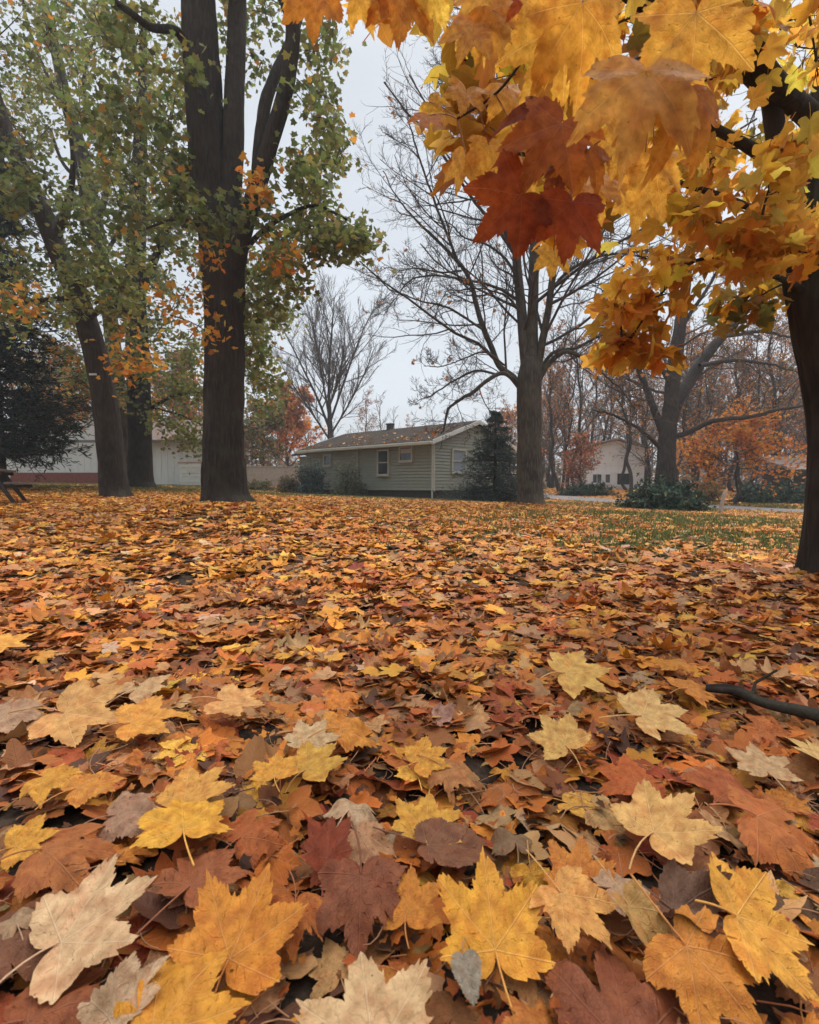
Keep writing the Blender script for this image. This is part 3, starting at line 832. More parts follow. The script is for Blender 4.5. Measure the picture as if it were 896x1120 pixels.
OLV = [((.19, .205, .065), 42), ((.135, .16, .05), 38), ((.25, .235, .07), 16), ((.34, .26, .06), 5), ((.5, .22, .035), 2)]
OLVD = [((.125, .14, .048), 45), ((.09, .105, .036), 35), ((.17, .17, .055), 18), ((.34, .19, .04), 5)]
ORG = [((.56, .26, .035), 45), ((.50, .19, .03), 35), ((.60, .34, .06), 20)]
MIX = [((.115, .125, .04), 35), ((.22, .19, .05), 25), ((.46, .20, .035), 25), ((.36, .13, .03), 15)]
YLW = [((.80, .48, .085), 50), ((.77, .41, .07), 35), ((.64, .47, .11), 15)]
YGR = [((.60, .35, .05), 45), ((.36, .30, .07), 30), ((.17, .18, .05), 25)]

# centre tree
ct = Tree('maple_tree', 'thick dark trunked maple on the leaf mound, forking into three stems with olive leaves', 'tree', P(247, 551, 11))
Yc = 11
tr = pix_path([(247, 566, .62), (247, 552, .56), (246, 538, .47), (245, 505, .44), (245, 470, .42), (246, 400, .39), (246, 345, .39), (245, 305, .42), (243, 270, .43), (236, 240, .38), (230, 200, .37), (226, 150, .355), (222, 80, .35), (217, 0, .33), (212, -60, .30), (205, -160, .24), (200, -260, .15)], 200, Yc)
ct.trunk(tr, M['bark_dark'], sides=96, amp=.05, flare=(.5, .34, 5), ridges=22, seed=1)
s2 = pix_path([(247, 300, Yc, .25), (251, 262, Yc - .1, .23), (254, 200, Yc - .1, .21), (256, 130, Yc, .205), (258, 60, Yc + .2, .19), (261, -20, Yc + .4, .17), (266, -140, Yc + .6, .12)], 90)
ct.trunk(s2, M['bark_dark'], name='limb', sides=48, amp=.02, ridges=14, seed=2, skel_from=.3)
s3 = pix_path([(252, 300, Yc, .27), (264, 262, Yc - .2, .19), (273, 232, Yc - .3, .175), (284, 195, Yc - .4, .17), (297, 152, Yc - .5, .155), (310, 110, Yc - .6, .145), (319, 60, Yc - .7, .14), (320, 25, Yc - .8, .13), (312, 2, Yc - .9, .11), (300, -25, Yc - 1, .09), (290, -80, Yc - 1, .06)], 110)
ct.trunk(s3, M['bark_dark'], name='limb', sides=48, amp=.018, ridges=12, seed=3, skel_from=.2)
s4 = pix_path([(280, 206, Yc - .4, .12), (284, 165, Yc - .3, .125), (290, 115, Yc - .2, .12), (302, 80, Yc, .11), (316, 50, Yc + .2, .10), (330, 10, Yc + .5, .08), (345, -60, Yc + .8, .05)], 80)
ct.trunk(s4, M['bark_dark'], name='limb', sides=32, amp=.014, ridges=10, seed=4, skel_from=.2)
s5 = pix_path([(216, 62, Yc, .12), (200, 42, Yc - .2, .09), (190, 33, Yc - .4, .078), (165, 30, Yc - .7, .07), (145, 15, Yc - 1, .06), (125, 0, Yc - 1.3, .05), (90, -40, Yc - 1.6, .03)], 60)
ct.trunk(s5, M['bark_dark'], name='limb', sides=24, amp=.008, ridges=8, seed=5, skel_from=.2)
s6 = pix_path([(258, 285, Yc, .07), (285, 255, Yc - .3, .05), (315, 235, Yc - .5, .04), (345, 225, Yc - .6, .03), (380, 240, Yc - .6, .02)], 40)
ct.trunk(s6, M['bark_dark'], name='limb', sides=12, amp=.004, ridges=6, seed=6, skel_from=.2)
s7 = pix_path([(240, 265, Yc, .06), (215, 245, Yc - .4, .05), (190, 240, Yc - .6, .035), (160, 250, Yc - .8, .02)], 40)
ct.trunk(s7, M['bark_dark'], name='limb', sides=12, amp=.004, ridges=6, seed=7, skel_from=.2)
regs = [(330, 235, 50, 60, 34, 9.5, 13), (362, 262, 32, 14, 10, 10, 11.5), (392, 268, 26, 7, 7, 10, 11), (310, 310, 32, 30, 12, 10, 13), (345, 150, 38, 45, 14, 10, 13.5), (300, 285, 26, 22, 2, 9.5, 10.5),
        (228, 232, 46, 46, 6, 9.3, 10.4), (278, 330, 26, 60, 18, 11, 13.5), (243, 310, 26, 25, 1, 9.8, 10.3), (240, 372, 12, 12, 1, 9.9, 10.3), (285, 200, 12, 6, 2, 9.6, 9.9), (290, 400, 18, 30, 7, 11.6, 13.5),
        (160, 200, 60, 80, 26, 9.5, 12.5), (130, 90, 70, 90, 22, 9, 12.5), (335, 60, 35, 50, 12, 10, 13.5), (275, 40, 25, 60, 10, 11.5, 13.5), (250, -90, 220, 80, 55, 9, 14), (200, 330, 20, 20, 2, 9.8, 10.8), (170, 60, 60, 40, 6, 9, 11)]
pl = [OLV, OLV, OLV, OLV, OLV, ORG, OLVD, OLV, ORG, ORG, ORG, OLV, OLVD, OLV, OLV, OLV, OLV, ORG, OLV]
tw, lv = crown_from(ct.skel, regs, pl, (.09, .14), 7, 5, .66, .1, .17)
ct.put('twigs', tw, M['twig']); ct.put('crown', lv, M['leaf_crown'])

# leaning tree
lt = Tree('maple_tree', 'dark trunked maple leaning left with a small metal tag on its trunk', 'tree', P(127, 546, 14))
tr = pix_path([(129, 558, .50), (127, 546, .42), (125, 534, .36), (122, 500, .335), (117, 455, .32), (110, 410, .30), (99, 365, .285), (86, 328, .27), (70, 290, .25), (52, 245, .235), (35, 205, .22), (12, 160, .2), (-10, 95, .17), (-40, 10, .12), (-60, -60, .08)], 180, 14)
lt.trunk(tr, M['bark_dark'], sides=80, amp=.024, flare=(.45, .24, 5), ridges=18, seed=8, skel_from=.5)
for rows, r in (([(86, 328, 14, .1), (60, 327, 13.6, .07), (35, 330, 13.2, .05), (10, 335, 13, .03)], 9), ([(60, 265, 14, .12), (75, 220, 13.6, .09), (80, 170, 13.4, .06), (70, 110, 13.2, .04)], 10), ([(95, 350, 14, .08), (120, 335, 13.4, .06), (145, 345, 13, .04), (160, 370, 12.8, .02)], 11)):
    lt.trunk(pix_path(rows, 40), M['bark_dark'], name='limb', sides=16, amp=.006, ridges=7, seed=r, skel_from=.2)
c0 = P(112, 413, 14) + np.array([0, -.42, 0])
bevel(MB().box(lt.loc(c0 + [-.10, 0, -.025]), (.2, 0, 0), (0, .012, 0), (0, 0, .05)).build('metal_tag', plain('tag_metal', (.45, .45, .44), .5, .1, 5, metallic=.5), lt.root), .004)
regs = [(40, 250, 60, 60, 30, 12, 15.5), (70, 330, 80, 50, 40, 12, 16), (150, 378, 30, 24, 3, 12.2, 13.4), (138, 405, 20, 12, 2, 12.4, 13), (25, 130, 60, 90, 24, 12, 16), (110, 290, 60, 40, 20, 12, 15), (30, 335, 36, 16, 2, 12, 12.8), (20, 30, 70, 80, 16, 12, 16), (45, 350, 22, 14, 1, 12, 12.6)]
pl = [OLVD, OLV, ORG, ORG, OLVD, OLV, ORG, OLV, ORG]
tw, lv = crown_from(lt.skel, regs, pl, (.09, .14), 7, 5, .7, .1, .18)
lt.put('twigs', tw, M['twig']); lt.put('crown', lv, M['leaf_crown'])

# third tree behind
tt = Tree('maple_tree', 'straight brown trunk standing behind the leaning maple, with a bough reaching right', 'tree', P(155, 534, 22))
tr = pix_path([(155, 540, .62), (155, 533, .56), (154, 520, .50), (153, 470, .47), (152, 420, .46), (150, 370, .44), (148, 310, .40), (150, 240, .34), (153, 170, .27), (156, 90, .18), (158, 10, .1)], 150, 22)
tt.trunk(tr, M['bark_dark'], sides=64, amp=.03, flare=(.45, .22, 5), ridges=20, seed=12, skel_from=.4)
for rows, r in (([(160, 452, 22, .10), (170, 444, 21.5, .075), (190, 433, 21, .065), (215, 429, 20.5, .05), (235, 428, 20, .03)], 13), ([(150, 330, 22, .2), (175, 270, 21, .14), (200, 210, 20.6, .1), (220, 130, 20, .06)], 14), ([(149, 350, 22, .16), (120, 300, 22, .12), (95, 240, 22, .08), (80, 160, 22, .05)], 15),
                ([(168, 446, 21.6, .05), (200, 455, 21.4, .04), (232, 470, 21, .02)], 16)):
    tt.trunk(pix_path(rows, 40), M['bark_dark'], name='limb', sides=14, amp=.006, ridges=7, seed=r, skel_from=.2)
regs = [(180, 320, 75, 75, 60, 19, 25), (190, 425, 50, 35, 22, 19, 24), (110, 415, 50, 35, 22, 20, 26), (290, 390, 24, 60, 22, 20, 26), (180, 180, 80, 80, 50, 19, 25), (60, 415, 60, 45, 26, 20, 26), (195, 470, 35, 18, 8, 19, 21), (150, 70, 90, 70, 26, 19, 25), (120, 440, 60, 25, 10, 23, 26), (300, 320, 30, 40, 16, 21, 26)]
pl = [OLV, OLV, OLV, OLV, OLV, MIX, OLV, OLV, ORG, OLV]
tw, lv = crown_from(tt.skel, regs, pl, (.11, .17), 8, 6, 1.0, .08, .26, r_big=.03)
tt.put('twigs', tw, M['twig']); tt.put('crown', lv, M['leaf_crown'])

# pale slender tree
pt = Tree('maple_tree', 'pale slender leaning trunk seen through the olive leaves behind the leaning maple', 'tree', P(140, 534, 25))
tr = pix_path([(140, 541, .4), (138, 520, .36), (130, 430, .34), (118, 330, .33), (106, 250, .31), (92, 175, .29), (75, 120, .26), (62, 60, .22), (48, 0, .16), (30, -70, .08)], 100, 25)
pt.trunk(tr, M['bark_mid'], sides=40, amp=.015, ridges=14, seed=17, skel_from=.4)
for rows, r in (([(106, 250, 25, .16), (118, 190, 24.6, .13), (100, 130, 24.4, .10), (92, 85, 24.2, .07), (110, 20, 24, .04)], 18), ([(80, 130, 25, .12), (60, 100, 24.6, .09), (35, 40, 24.2, .06), (20, -20, 24, .03)], 19), ([(98, 205, 25, .1), (70, 180, 24.5, .08), (55, 140, 24, .05)], 20), ([(112, 285, 25, .1), (150, 215, 24.5, .07), (185, 130, 24, .04), (200, 60, 24, .02)], 21)):
    pt.trunk(pix_path(rows, 40), M['bark_mid'], name='limb', sides=12, amp=.005, ridges=6, seed=r, skel_from=.2)
regs = [(90, 100, 80, 100, 50, 22, 27), (150, 220, 80, 60, 30, 22, 27), (60, 0, 80, 60, 20, 22, 27)]
tw, lv = crown_from(pt.skel, regs, [OLV, OLV, OLV], (.12, .18), 8, 6, 1.0, .08, .2, r_big=.03)
pt.put('twigs', tw, M['twig_far']); pt.put('crown', lv, M['leaf_crown'])

# right maple with yellow crown
rm = Tree('maple_tree', 'yellow leaved maple rising at the right edge beside the camera', 'tree', P(905, 642, 3.44))
tr = pix_path([(912, 668, .26), (911, 645, .225), (913, 620, .20), (918, 560, .19), (921, 480, .185), (912, 400, .18), (904, 360, .18), (899, 320, .185), (896, 295, .185), (897, 250, .15), (903, 190, .13), (910, 120, .12), (920, 30, .11), (927, -80, .09), (930, -260, .05)], 190, 3.44)
rm.trunk(tr, M['bark_dark'], sides=96, amp=.022, flare=(.3, .13, 5), ridges=15, seed=22, skel_from=.45)
for rows, r in (([(892, 308, 3.44, .10), (868, 270, 3.3, .07), (854, 225, 3.25, .06), (851, 170, 3.2, .055), (843, 110, 3.15, .05), (832, 50, 3.1, .04), (812, -40, 3, .028), (790, -140, 2.9, .015)], 23),
                ([(906, 150, 3.44, .085), (890, 130, 3.3, .068), (862, 105, 3.1, .06), (838, 78, 2.95, .055), (826, 50, 2.85, .05), (815, 0, 2.7, .04), (790, -70, 2.5, .03), (740, -160, 2.2, .015)], 24),
                ([(880, 318, 3.4, .035), (855, 305, 3.3, .02), (820, 292, 3.15, .014), (790, 283, 3.05, .011), (755, 288, 2.95, .009), (720, 325, 2.9, .007), (690, 370, 2.85, .004)], 25),
                ([(851, 180, 3.2, .04), (800, 150, 3.0, .028), (740, 120, 2.7, .02), (670, 80, 2.4, .014), (600, 40, 2.1, .009), (540, 0, 1.9, .005)], 26),
                ([(842, 105, 3.15, .04), (790, 60, 2.8, .028), (720, 20, 2.4, .02), (640, -30, 2.0, .014), (540, -60, 1.7, .008), (430, -60, 1.5, .004)], 27),
                ([(860, 250, 3.3, .03), (815, 225, 3.1, .02), (760, 205, 2.9, .014), (700, 190, 2.6, .01), (620, 190, 2.3, .005)], 28),
                ([(815, 0, 2.7, .035), (700, -120, 2.0, .025), (560, -260, 1.4, .018), (400, -420, 1.0, .01)], 29)):
    rm.trunk(pix_path(rows, 50), M['bark_dark'], name='limb', sides=16, amp=.004, ridges=7, seed=r, skel_from=.12)
regs = [(840, 40, 80, 60, 13, 2.4, 4.5), (740, 50, 80, 60, 12, 2.0, 3.8), (640, 50, 70, 60, 7, 1.7, 3.2), (560, 60, 50, 50, 4, 1.5, 2.6), (830, 170, 70, 60, 13, 2.4, 4.6), (745, 195, 60, 55, 10, 2.2, 3.6),
        (655, 175, 50, 60, 5, 1.9, 3.0), (590, 170, 45, 45, 3, 1.6, 2.4), (745, 300, 60, 35, 5, 2.6, 3.3), (700, 345, 50, 24, 4, 2.7, 3.1), (655, 378, 36, 13, 3, 2.7, 3.0), (722, 392, 40, 9, 2, 2.8, 3.1),
        (840, 270, 50, 40, 9, 2.5, 3.0), (820, 330, 40, 25, 7, 3.3, 4.2), (870, 250, 40, 50, 7, 2.5, 2.9), (515, 110, 40, 60, 3, 1.6, 2.2), (700, -150, 260, 110, 8, 1.4, 4.5), (470, -50, 60, 40, 5, 1.4, 1.9), (610, 240, 30, 30, 2, 1.9, 2.5), (760, 120, 100, 90, 8, 4, 5.5)]
pl = [YLW, YLW, YLW, YLW, YLW, YLW, YLW, YLW, YLW, YLW, YLW, YLW, YLW, YGR, YLW, YLW, YLW, YLW, YLW, YGR]
cr_t = [leaf_template(30, 2, rs, stalk=True, curl=c_, fold=f_, wave=.06, droop=d_) for c_, f_, d_ in ((-.2, .1, .1), (-.1, -.2, .15), (.1, .2, .1), (-.3, 0, .3), (0, .1, .2))]
tw, lv = crown_from(rm.skel, regs, pl, (.065, .105), 5, 3, .5, .1, .09, tmpl=cr_t, r_big=.008, flat=.45, droop=.6, plane=.5)
M['leaf_yellow'] = leaf_material('yellow_crown_leaf', 'attr', .74, .5, .3, veins=True)
rm.put('twigs', tw, M['twig']); rm.put('crown', lv, M['leaf_yellow'])

# branch hanging in front of the camera ------------------------------------
ob = thing('overhanging_branch', 'maple branch hanging into view overhead with big yellow and dark red leaves', 'branch')
ob.location = tuple(P(700, 60, 1.0))
twp = [pix_path([(1000, -120, 1.25, .009), (860, -40, 1.1, .007), (760, 20, 1.0, .005), (690, 70, .95, .004), (640, 130, .98, .003), (610, 175, 1.05, .002)], 30),
       pix_path([(760, 20, 1.0, .004), (660, -20, .95, .003), (560, -30, .95, .003), (450, -35, 1.0, .0025), (340, -40, 1.05, .002)], 30),
       pix_path([(640, -22, .95, .003), (590, 40, 1.1, .0025), (545, 100, 1.2, .002), (500, 130, 1.25, .0015)], 30),
       pix_path([(690, 70, .95, .003), (730, 120, .9, .002), (745, 150, .9, .0015)], 20)]
mb = MB()
for t_ in twp:
    v, q = tubes(t_[None, :, :3], t_[None, :, 3], 8); mb.add(v - np.array(ob.location), q)
mb.build('twig', M['twig'], ob, smooth=True)
nodes = np.concatenate([t_[:, :3] for t_ in twp])
rh = np.random.default_rng(31)
hang_d = [mesh_data('leaf', t[0], t[1], uv=t[2], mat=M['leaf_hang']) for t in [leaf_template(90, 9, rh, stalk=False, lobes=rh.uniform(1.05, 1.5), curl=rh.uniform(-.25, .15), fold=rh.uniform(-.3, .2), wave=rh.uniform(.02, .07), droop=rh.uniform(0, .25)) for _ in range(8)]]
curl_h = [mesh_data('leaf', t[0], t[1], uv=t[2], mat=M['leaf_hang']) for t in [leaf_template(90, 9, rh, stalk=False, lobes=1.35, curl=rh.uniform(-.6, -.4), fold=rh.uniform(-.6, .1), wave=.12, droop=.3) for _ in range(4)]]
hy, ho, hr, hb = (.78, .43, .08), (.64, .27, .05), (.34, .075, .022), (.16, .04, .015)
# px, py, width px, depth, screen angle of tip (0 up, clockwise), colour, curled
HANG = [(702, 104, 132, .80, 192, (.78, .43, .10), 0, None), (748, 120, 110, .8, 200, (.50, .21, .035), 0, None), (598, 160, 100, .95, 215, (.46, .14, .025), 0, 'orange red leaf'), (588, 128, 70, .98, 230, (.30, .07, .02), 1, 'dark red curled leaf'),
        (552, 232, 96, 1.0, 222, hr, 0, 'dark red leaf'), (575, 238, 50, 1.02, 150, (.34, .09, .02), 0, 'rust leaf'), (624, 244, 84, 1.0, 186, hr, 0, 'deep red pointed leaf'), (612, 192, 40, 1.05, 170, hb, 1, 'shrivelled dark leaf'), (640, 180, 60, 1.0, 190, (.42, .15, .03), 0, None), (642, 152, 36, 1.0, 160, hr, 1, 'shrivelled red leaf'),
        (466, 130, 40, 1.2, 190, ho, 0, 'small orange leaf'), (476, 118, 34, 1.25, 140, hy, 0, None), (345, 10, 70, 1.05, 190, ho, 0, None), (400, 2, 60, 1.05, 170, hy, 0, None), (440, 6, 76, 1.05, 185, ho, 0, None), (330, -6, 50, 1.1, 160, hy, 0, None), (470, 0, 50, 1.05, 200, hy, 0, None),
        (574, 8, 34, 1.05, 185, hr, 0, 'small dark red leaf'), (512, 40, 60, 1.1, 200, hy, 0, None), (545, 30, 70, 1.1, 160, hy, 0, None), (508, 108, 46, 1.2, 190, hy, 0, None), (560, 108, 60, 1.2, 170, hy, 0, None), (505, 185, 50, 1.25, 210, hy, 0, None), (535, 175, 56, 1.25, 180, hy, 0, None),
        (600, 60, 90, 1.0, 190, hy, 0, None), (640, 40, 110, .95, 170, hy, 0, None), (760, 50, 120, .9, 180, hy, 0, None), 
        (665, 200, 70, 1.1, 175, hy, 0, None), (700, 225, 60, 1.2, 190, hy, 0, None), (640, 225, 56, 1.15, 200, hy, 0, None), (605, 285, 40, 1.2, 185, hy, 0, None), (570, 190, 50, 1.2, 200, hy, 0, None), (600, 20, 80, 1.05, 160, hy, 0, None), (530, 5, 70, 1.1, 180, hy, 0, None), (680, 165, 60, 1.1, 190, hy, 0, None), (720, 195, 70, 1.1, 165, hy, 0, None)]
camR, camU, camF = np.array([1., 0, 0]), np.array([0, SP, CP]), np.array([0, CP, -SP])
for i, (px, py, w, Yd, ang, col, cu, lab) in enumerate(HANG):
    c = P(px, py, Yd); size = min(w * Yd / F / 1.5, .2)
    a = math.radians(ang)
    tip = math.sin(a) * camR + math.cos(a) * camU + camF * rh.normal(0, .16)
    nm = -camF + rh.normal(0, .24, 3)
    R = frames(nm[None], tip[None])[0]
    base = c - R @ np.array([0, .4, 0]) * size
    d = (curl_h if cu else hang_d)[i % (4 if cu else 8)]
    o = bpy.data.objects.new('leaf', d); COL.objects.link(o); o.parent = ob
    lb = base - np.array(ob.location)
    o.matrix_local = Matrix([[*(R[r] * size), lb[r]] for r in range(3)] + [[0, 0, 0, 1]])
    cc = np.clip(np.array(col) * (1 + rh.normal(0, .08)), .01, .8); o.color = (*cc, 1)
    if lab: o['label'] = lab
    q_ = nodes[np.argmin(((nodes - base) ** 2).sum(1))]
    pth = cubic(q_, base, .12, 6)
    v, q = tubes(pth[None], np.linspace(.0016, .0011, 6)[None], 6)
    mesh('leaf_stalk', v - np.array(ob.location), q, M['stalk'], ob)

# ------------------------------------------------------------------ bare trees
def grow_bare(tree, limbs, levels, mat_t, leaves=None, sides=(6, 4, 3)):
    """limbs: list of (n,4) paths; twigs added by recursion"""
    mb = MB(); lm = MB()
    k0, *_ = levels
    pts_ = np.array([smooth_path(l, 16) for l in limbs])
    cur, rad = pts_[:, :, :3], pts_[:, :, 3]
    for li, (k, ratio, ang, trop, wig, smin) in enumerate(levels):
        cur, rad = spawn(cur, rad, k, ratio, ang, 7 if li < 2 else 5, trop, wig, smin, .6, (tree.rmin * 1.4, tree.rmin * 1.1, tree.rmin)[min(li, 2)], slim=tree.slim)
        v, q = tubes(cur, rad, sides[min(li, 2)]); mb.add(v, q)
    if leaves:
        per, size, pal = leaves
        sel = rng.random(len(cur)) < per
        pos = cur[sel][:, -1] + rng.normal(0, .05, (sel.sum(), 3)); nl = len(pos)
        V, Fs, uv, cc = instance(lo_t[0], pos, leaf_frames(nl), rng.uniform(*size, nl), pick(pal, nl, .2)); lm.add(V, Fs, uv, cc)
    return mb, lm

Yh = 15.5
ht = Tree('bare_tree', 'nearly bare grey maple beside the blue green fir, right of the house', 'tree', P(580, 554, Yh))
tr = pix_path([(580, 562, .52), (580, 553, .44), (580, 540, .385), (579, 510, .37), (579, 470, .355), (579, 430, .36), (580, 405, .34), (582, 378, .19), (583, 330, .15), (585, 275, .14), (589, 200, .12), (595, 110, .09), (601, 20, .06), (606, -60, .03)], 150, Yh)
ht.trunk(tr, M['bark_mid'], sides=72, amp=.024, flare=(.4, .28, 5), ridges=18, seed=30, skel_from=.5)
Ls = [[(577, 408, .24), (573, 370, .21), (570, 330, .19), (566, 285, .175), (562, 215, .15), (557, 130, .12), (551, 40, .08), (546, -40, .04)],
      [(586, 408, .19), (593, 375, .15), (600, 335, .13), (605, 298, .12), (612, 255, .10), (625, 190, .08), (642, 110, .05), (655, 40, .03)],
      [(574, 428, .17), (560, 412, .14), (546, 400, .125), (537, 378, .115), (529, 361, .11), (520, 335, .10), (513, 310, .09), (500, 288, .08), (471, 260, .055), (443, 232, .04), (428, 210, .03), (415, 185, .02)],
      [(512, 309, .05), (500, 305, .045), (471, 302, .035), (450, 307, .028), (429, 329, .018), (418, 345, .01)],
      [(505, 296, .04), (480, 298, .03), (455, 294, .024), (436, 293, .018), (420, 285, .01)],
      [(568, 420, .09), (550, 408, .085), (530, 417, .075), (515, 428, .068), (500, 436, .06), (488, 444, .05), (480, 458, .035), (474, 470, .02)],
      [(545, 410, .05), (520, 405, .045), (495, 415, .035), (470, 430, .025), (455, 432, .015)],
      [(601, 322, .07), (614, 304, .06), (633, 289, .055), (666, 277, .045), (700, 271, .035), (740, 264, .02)],
      [(598, 335, .05), (610, 318, .04), (628, 300, .03), (660, 286, .02), (690, 278, .01)],
      [(588, 418, .12), (600, 398, .10), (616, 385, .09), (633, 388, .085), (655, 398, .07), (690, 396, .05), (720, 402, .03), (745, 415, .015)],
      [(590, 405, .08), (606, 385, .07), (630, 380, .06), (660, 365, .045), (690, 348, .03), (715, 340, .015)],
      [(640, 392, .05), (660, 410, .04), (680, 430, .028), (690, 450, .015)],
      [(569, 312, .06), (555, 285, .05), (535, 270, .04), (510, 262, .03), (490, 245, .015)],
      [(572, 345, .05), (555, 325, .042), (535, 318, .03), (515, 316, .02), (500, 322, .01)],
      [(583, 300, .05), (600, 270, .04), (615, 230, .03), (640, 190, .02)],
      [(564, 230, .05), (545, 195, .04), (520, 160, .03), (500, 120, .018), (490, 80, .01)],
      [(558, 140, .045), (535, 105, .035), (510, 60, .022), (495, 20, .01)],
      [(503, 292, .06), (485, 245, .05), (466, 195, .04), (450, 150, .028), (440, 105, .012)],
      [(566, 285, .09), (541, 225, .075), (517, 165, .055), (500, 105, .035), (488, 45, .015)],
      [(561, 200, .08), (540, 130, .06), (524, 70, .04), (512, 0, .02)],
      [(528, 360, .05), (492, 338, .04), (460, 330, .03), (428, 318, .02), (405, 300, .01)],
      [(553, 400, .04), (530, 385, .035), (505, 392, .028), (480, 400, .02), (455, 398, .01)]]
ht.rmin = .0052; ht.slim = .0105
limbs = [tr[70:]]
for i, rows in enumerate(Ls):
    rr_ = [(a, b, Yh + (.0 if j == 0 else (-1) ** i * .16 * j * (1 if i % 3 else .4)), c * .76) for j, (a, b, c) in enumerate(rows)]
    p_ = pix_path(rr_, 60)
    p_[:, :3] += np.cumsum(rng.normal(0, .012, (60, 3)), axis=0) * np.linspace(0, 1, 60)[:, None]
    ht.trunk(p_, M['bark_mid'], name='limb', sides=20, amp=.006, ridges=8, seed=31 + i)
    limbs.append(p_)
RUSTL = [((.34, .13, .04), 50), ((.46, .2, .05), 50)]
mb, lm = grow_bare(ht, limbs, [(14, .42, (30, 70), .07, .13, .1), (8, .5, (25, 65), .07, .16, .15), (6, .55, (25, 60), .06, .18, .15)], None, (.02, (.07, .11), RUSTL))
ht.put('twigs', mb, M['twig']); ht.put('crown', lm, M['leaf_crown'])

# big tree at right behind the dark bush
Yb = 24
bt = Tree('bare_tree', 'rugged bare tree behind the big dark rhododendron, one limb slanting right', 'tree', P(727, 540, Yb))
tr = pix_path([(727, 556, .55), (727, 535, .46), (729, 500, .40), (731, 470, .37), (734, 440, .32), (738, 400, .32), (745, 350, .25), (752, 300, .18), (756, 240, .1)], 110, Yb)
bt.trunk(tr, M['bark_far'], sides=48, amp=.03, ridges=16, seed=60)
Ls = [[(730, 470, .34), (740, 440, .30), (755, 415, .28), (775, 385, .25), (795, 362, .22), (815, 340, .18), (840, 310, .12), (860, 270, .06)],
      [(732, 478, .16), (750, 474, .13), (780, 460, .11), (815, 455, .09), (850, 449, .07), (890, 442, .04)],
      [(728, 480, .2), (715, 445, .16), (702, 410, .13), (690, 370, .1), (676, 330, .06)],
      [(740, 430, .12), (720, 400, .1), (705, 375, .08), (700, 330, .05)],
      [(765, 400, .12), (800, 395, .09), (840, 400, .06), (875, 410, .03)],
      [(728, 495, .1), (700, 470, .08), (670, 455, .06), (640, 450, .03)],
      [(790, 368, .1), (830, 365, .07), (870, 372, .04)], [(745, 360, .1), (775, 310, .07), (800, 260, .04)]]
bt.rmin = .010
limbs = [tr[45:]]
for i, rows in enumerate(Ls):
    p_ = pix_path([(a, b, Yb + (-1) ** i * .3 * j, c) for j, (a, b, c) in enumerate(rows)], 50)
    p_[:, :3] += np.cumsum(rng.normal(0, .02, (50, 3)), axis=0) * np.linspace(0, 1, 50)[:, None]
    bt.trunk(p_, M['bark_far'], name='limb', sides=14, amp=.01, ridges=8, seed=61 + i); limbs.append(p_)
mb, lm = grow_bare(bt, limbs, [(8, .34, (30, 75), .04, .16, .15), (7, .5, (25, 70), .03, .18, .2), (5, .6, (25, 65), .03, .2, .2)], None, (.12, (.09, .14), RUSTL + [((.1, .11, .04), 60)]))
bt.put('twigs', mb, M['twig_far']); bt.put('crown', lm, M['leaf_crown'])

# far vase shaped tree
Yv = 45
vt = Tree('bare_tree', 'tall vase shaped bare tree far behind the left end of the house', 'tree', P(362, 532, Yv))
tr = pix_path([(362, 540, .36), (362, 500, .28), (361, 465, .22), (360, 430, .13), (361, 390, .09), (364, 350, .06), (366, 325, .03)], 60, Yv)
vt.trunk(tr, M['bark_far'], sides=24, amp=.02, ridges=10, seed=80)
Ls = [[(361, 470, .25), (347, 435, .2), (329, 398, .15), (314, 368, .1), (304, 350, .04)], [(360, 455, .2), (352, 410, .16), (345, 370, .12), (340, 335, .05)], [(361, 462, .22), (374, 425, .18), (388, 385, .14), (400, 355, .08), (408, 340, .03)],
      [(362, 475, .18), (380, 445, .15), (398, 410, .11), (410, 380, .05)], [(360, 480, .18), (340, 450, .15), (320, 420, .11), (306, 395, .05)], [(362, 440, .14), (375, 390, .1), (378, 345, .04)], [(361, 430, .12), (350, 385, .09), (355, 330, .03)]]
vt.rmin = .011
limbs = [tr[20:]]
for i, rows in enumerate(Ls):
    p_ = pix_path([(a, b, Yv + (-1) ** i * .5 * j, c * .5) for j, (a, b, c) in enumerate(rows)], 40)
    vt.trunk(p_, M['bark_far'], detail=False, name='limb'); limbs.append(p_)
mb, lm = grow_bare(vt, limbs, [(15, .46, (18, 50), .07, .07, .08), (10, .45, (16, 48), .07, .08, .12), (6, .5, (15, 45), .06, .1, .15)], None)
vt.put('twigs', mb, M['twig_far'])

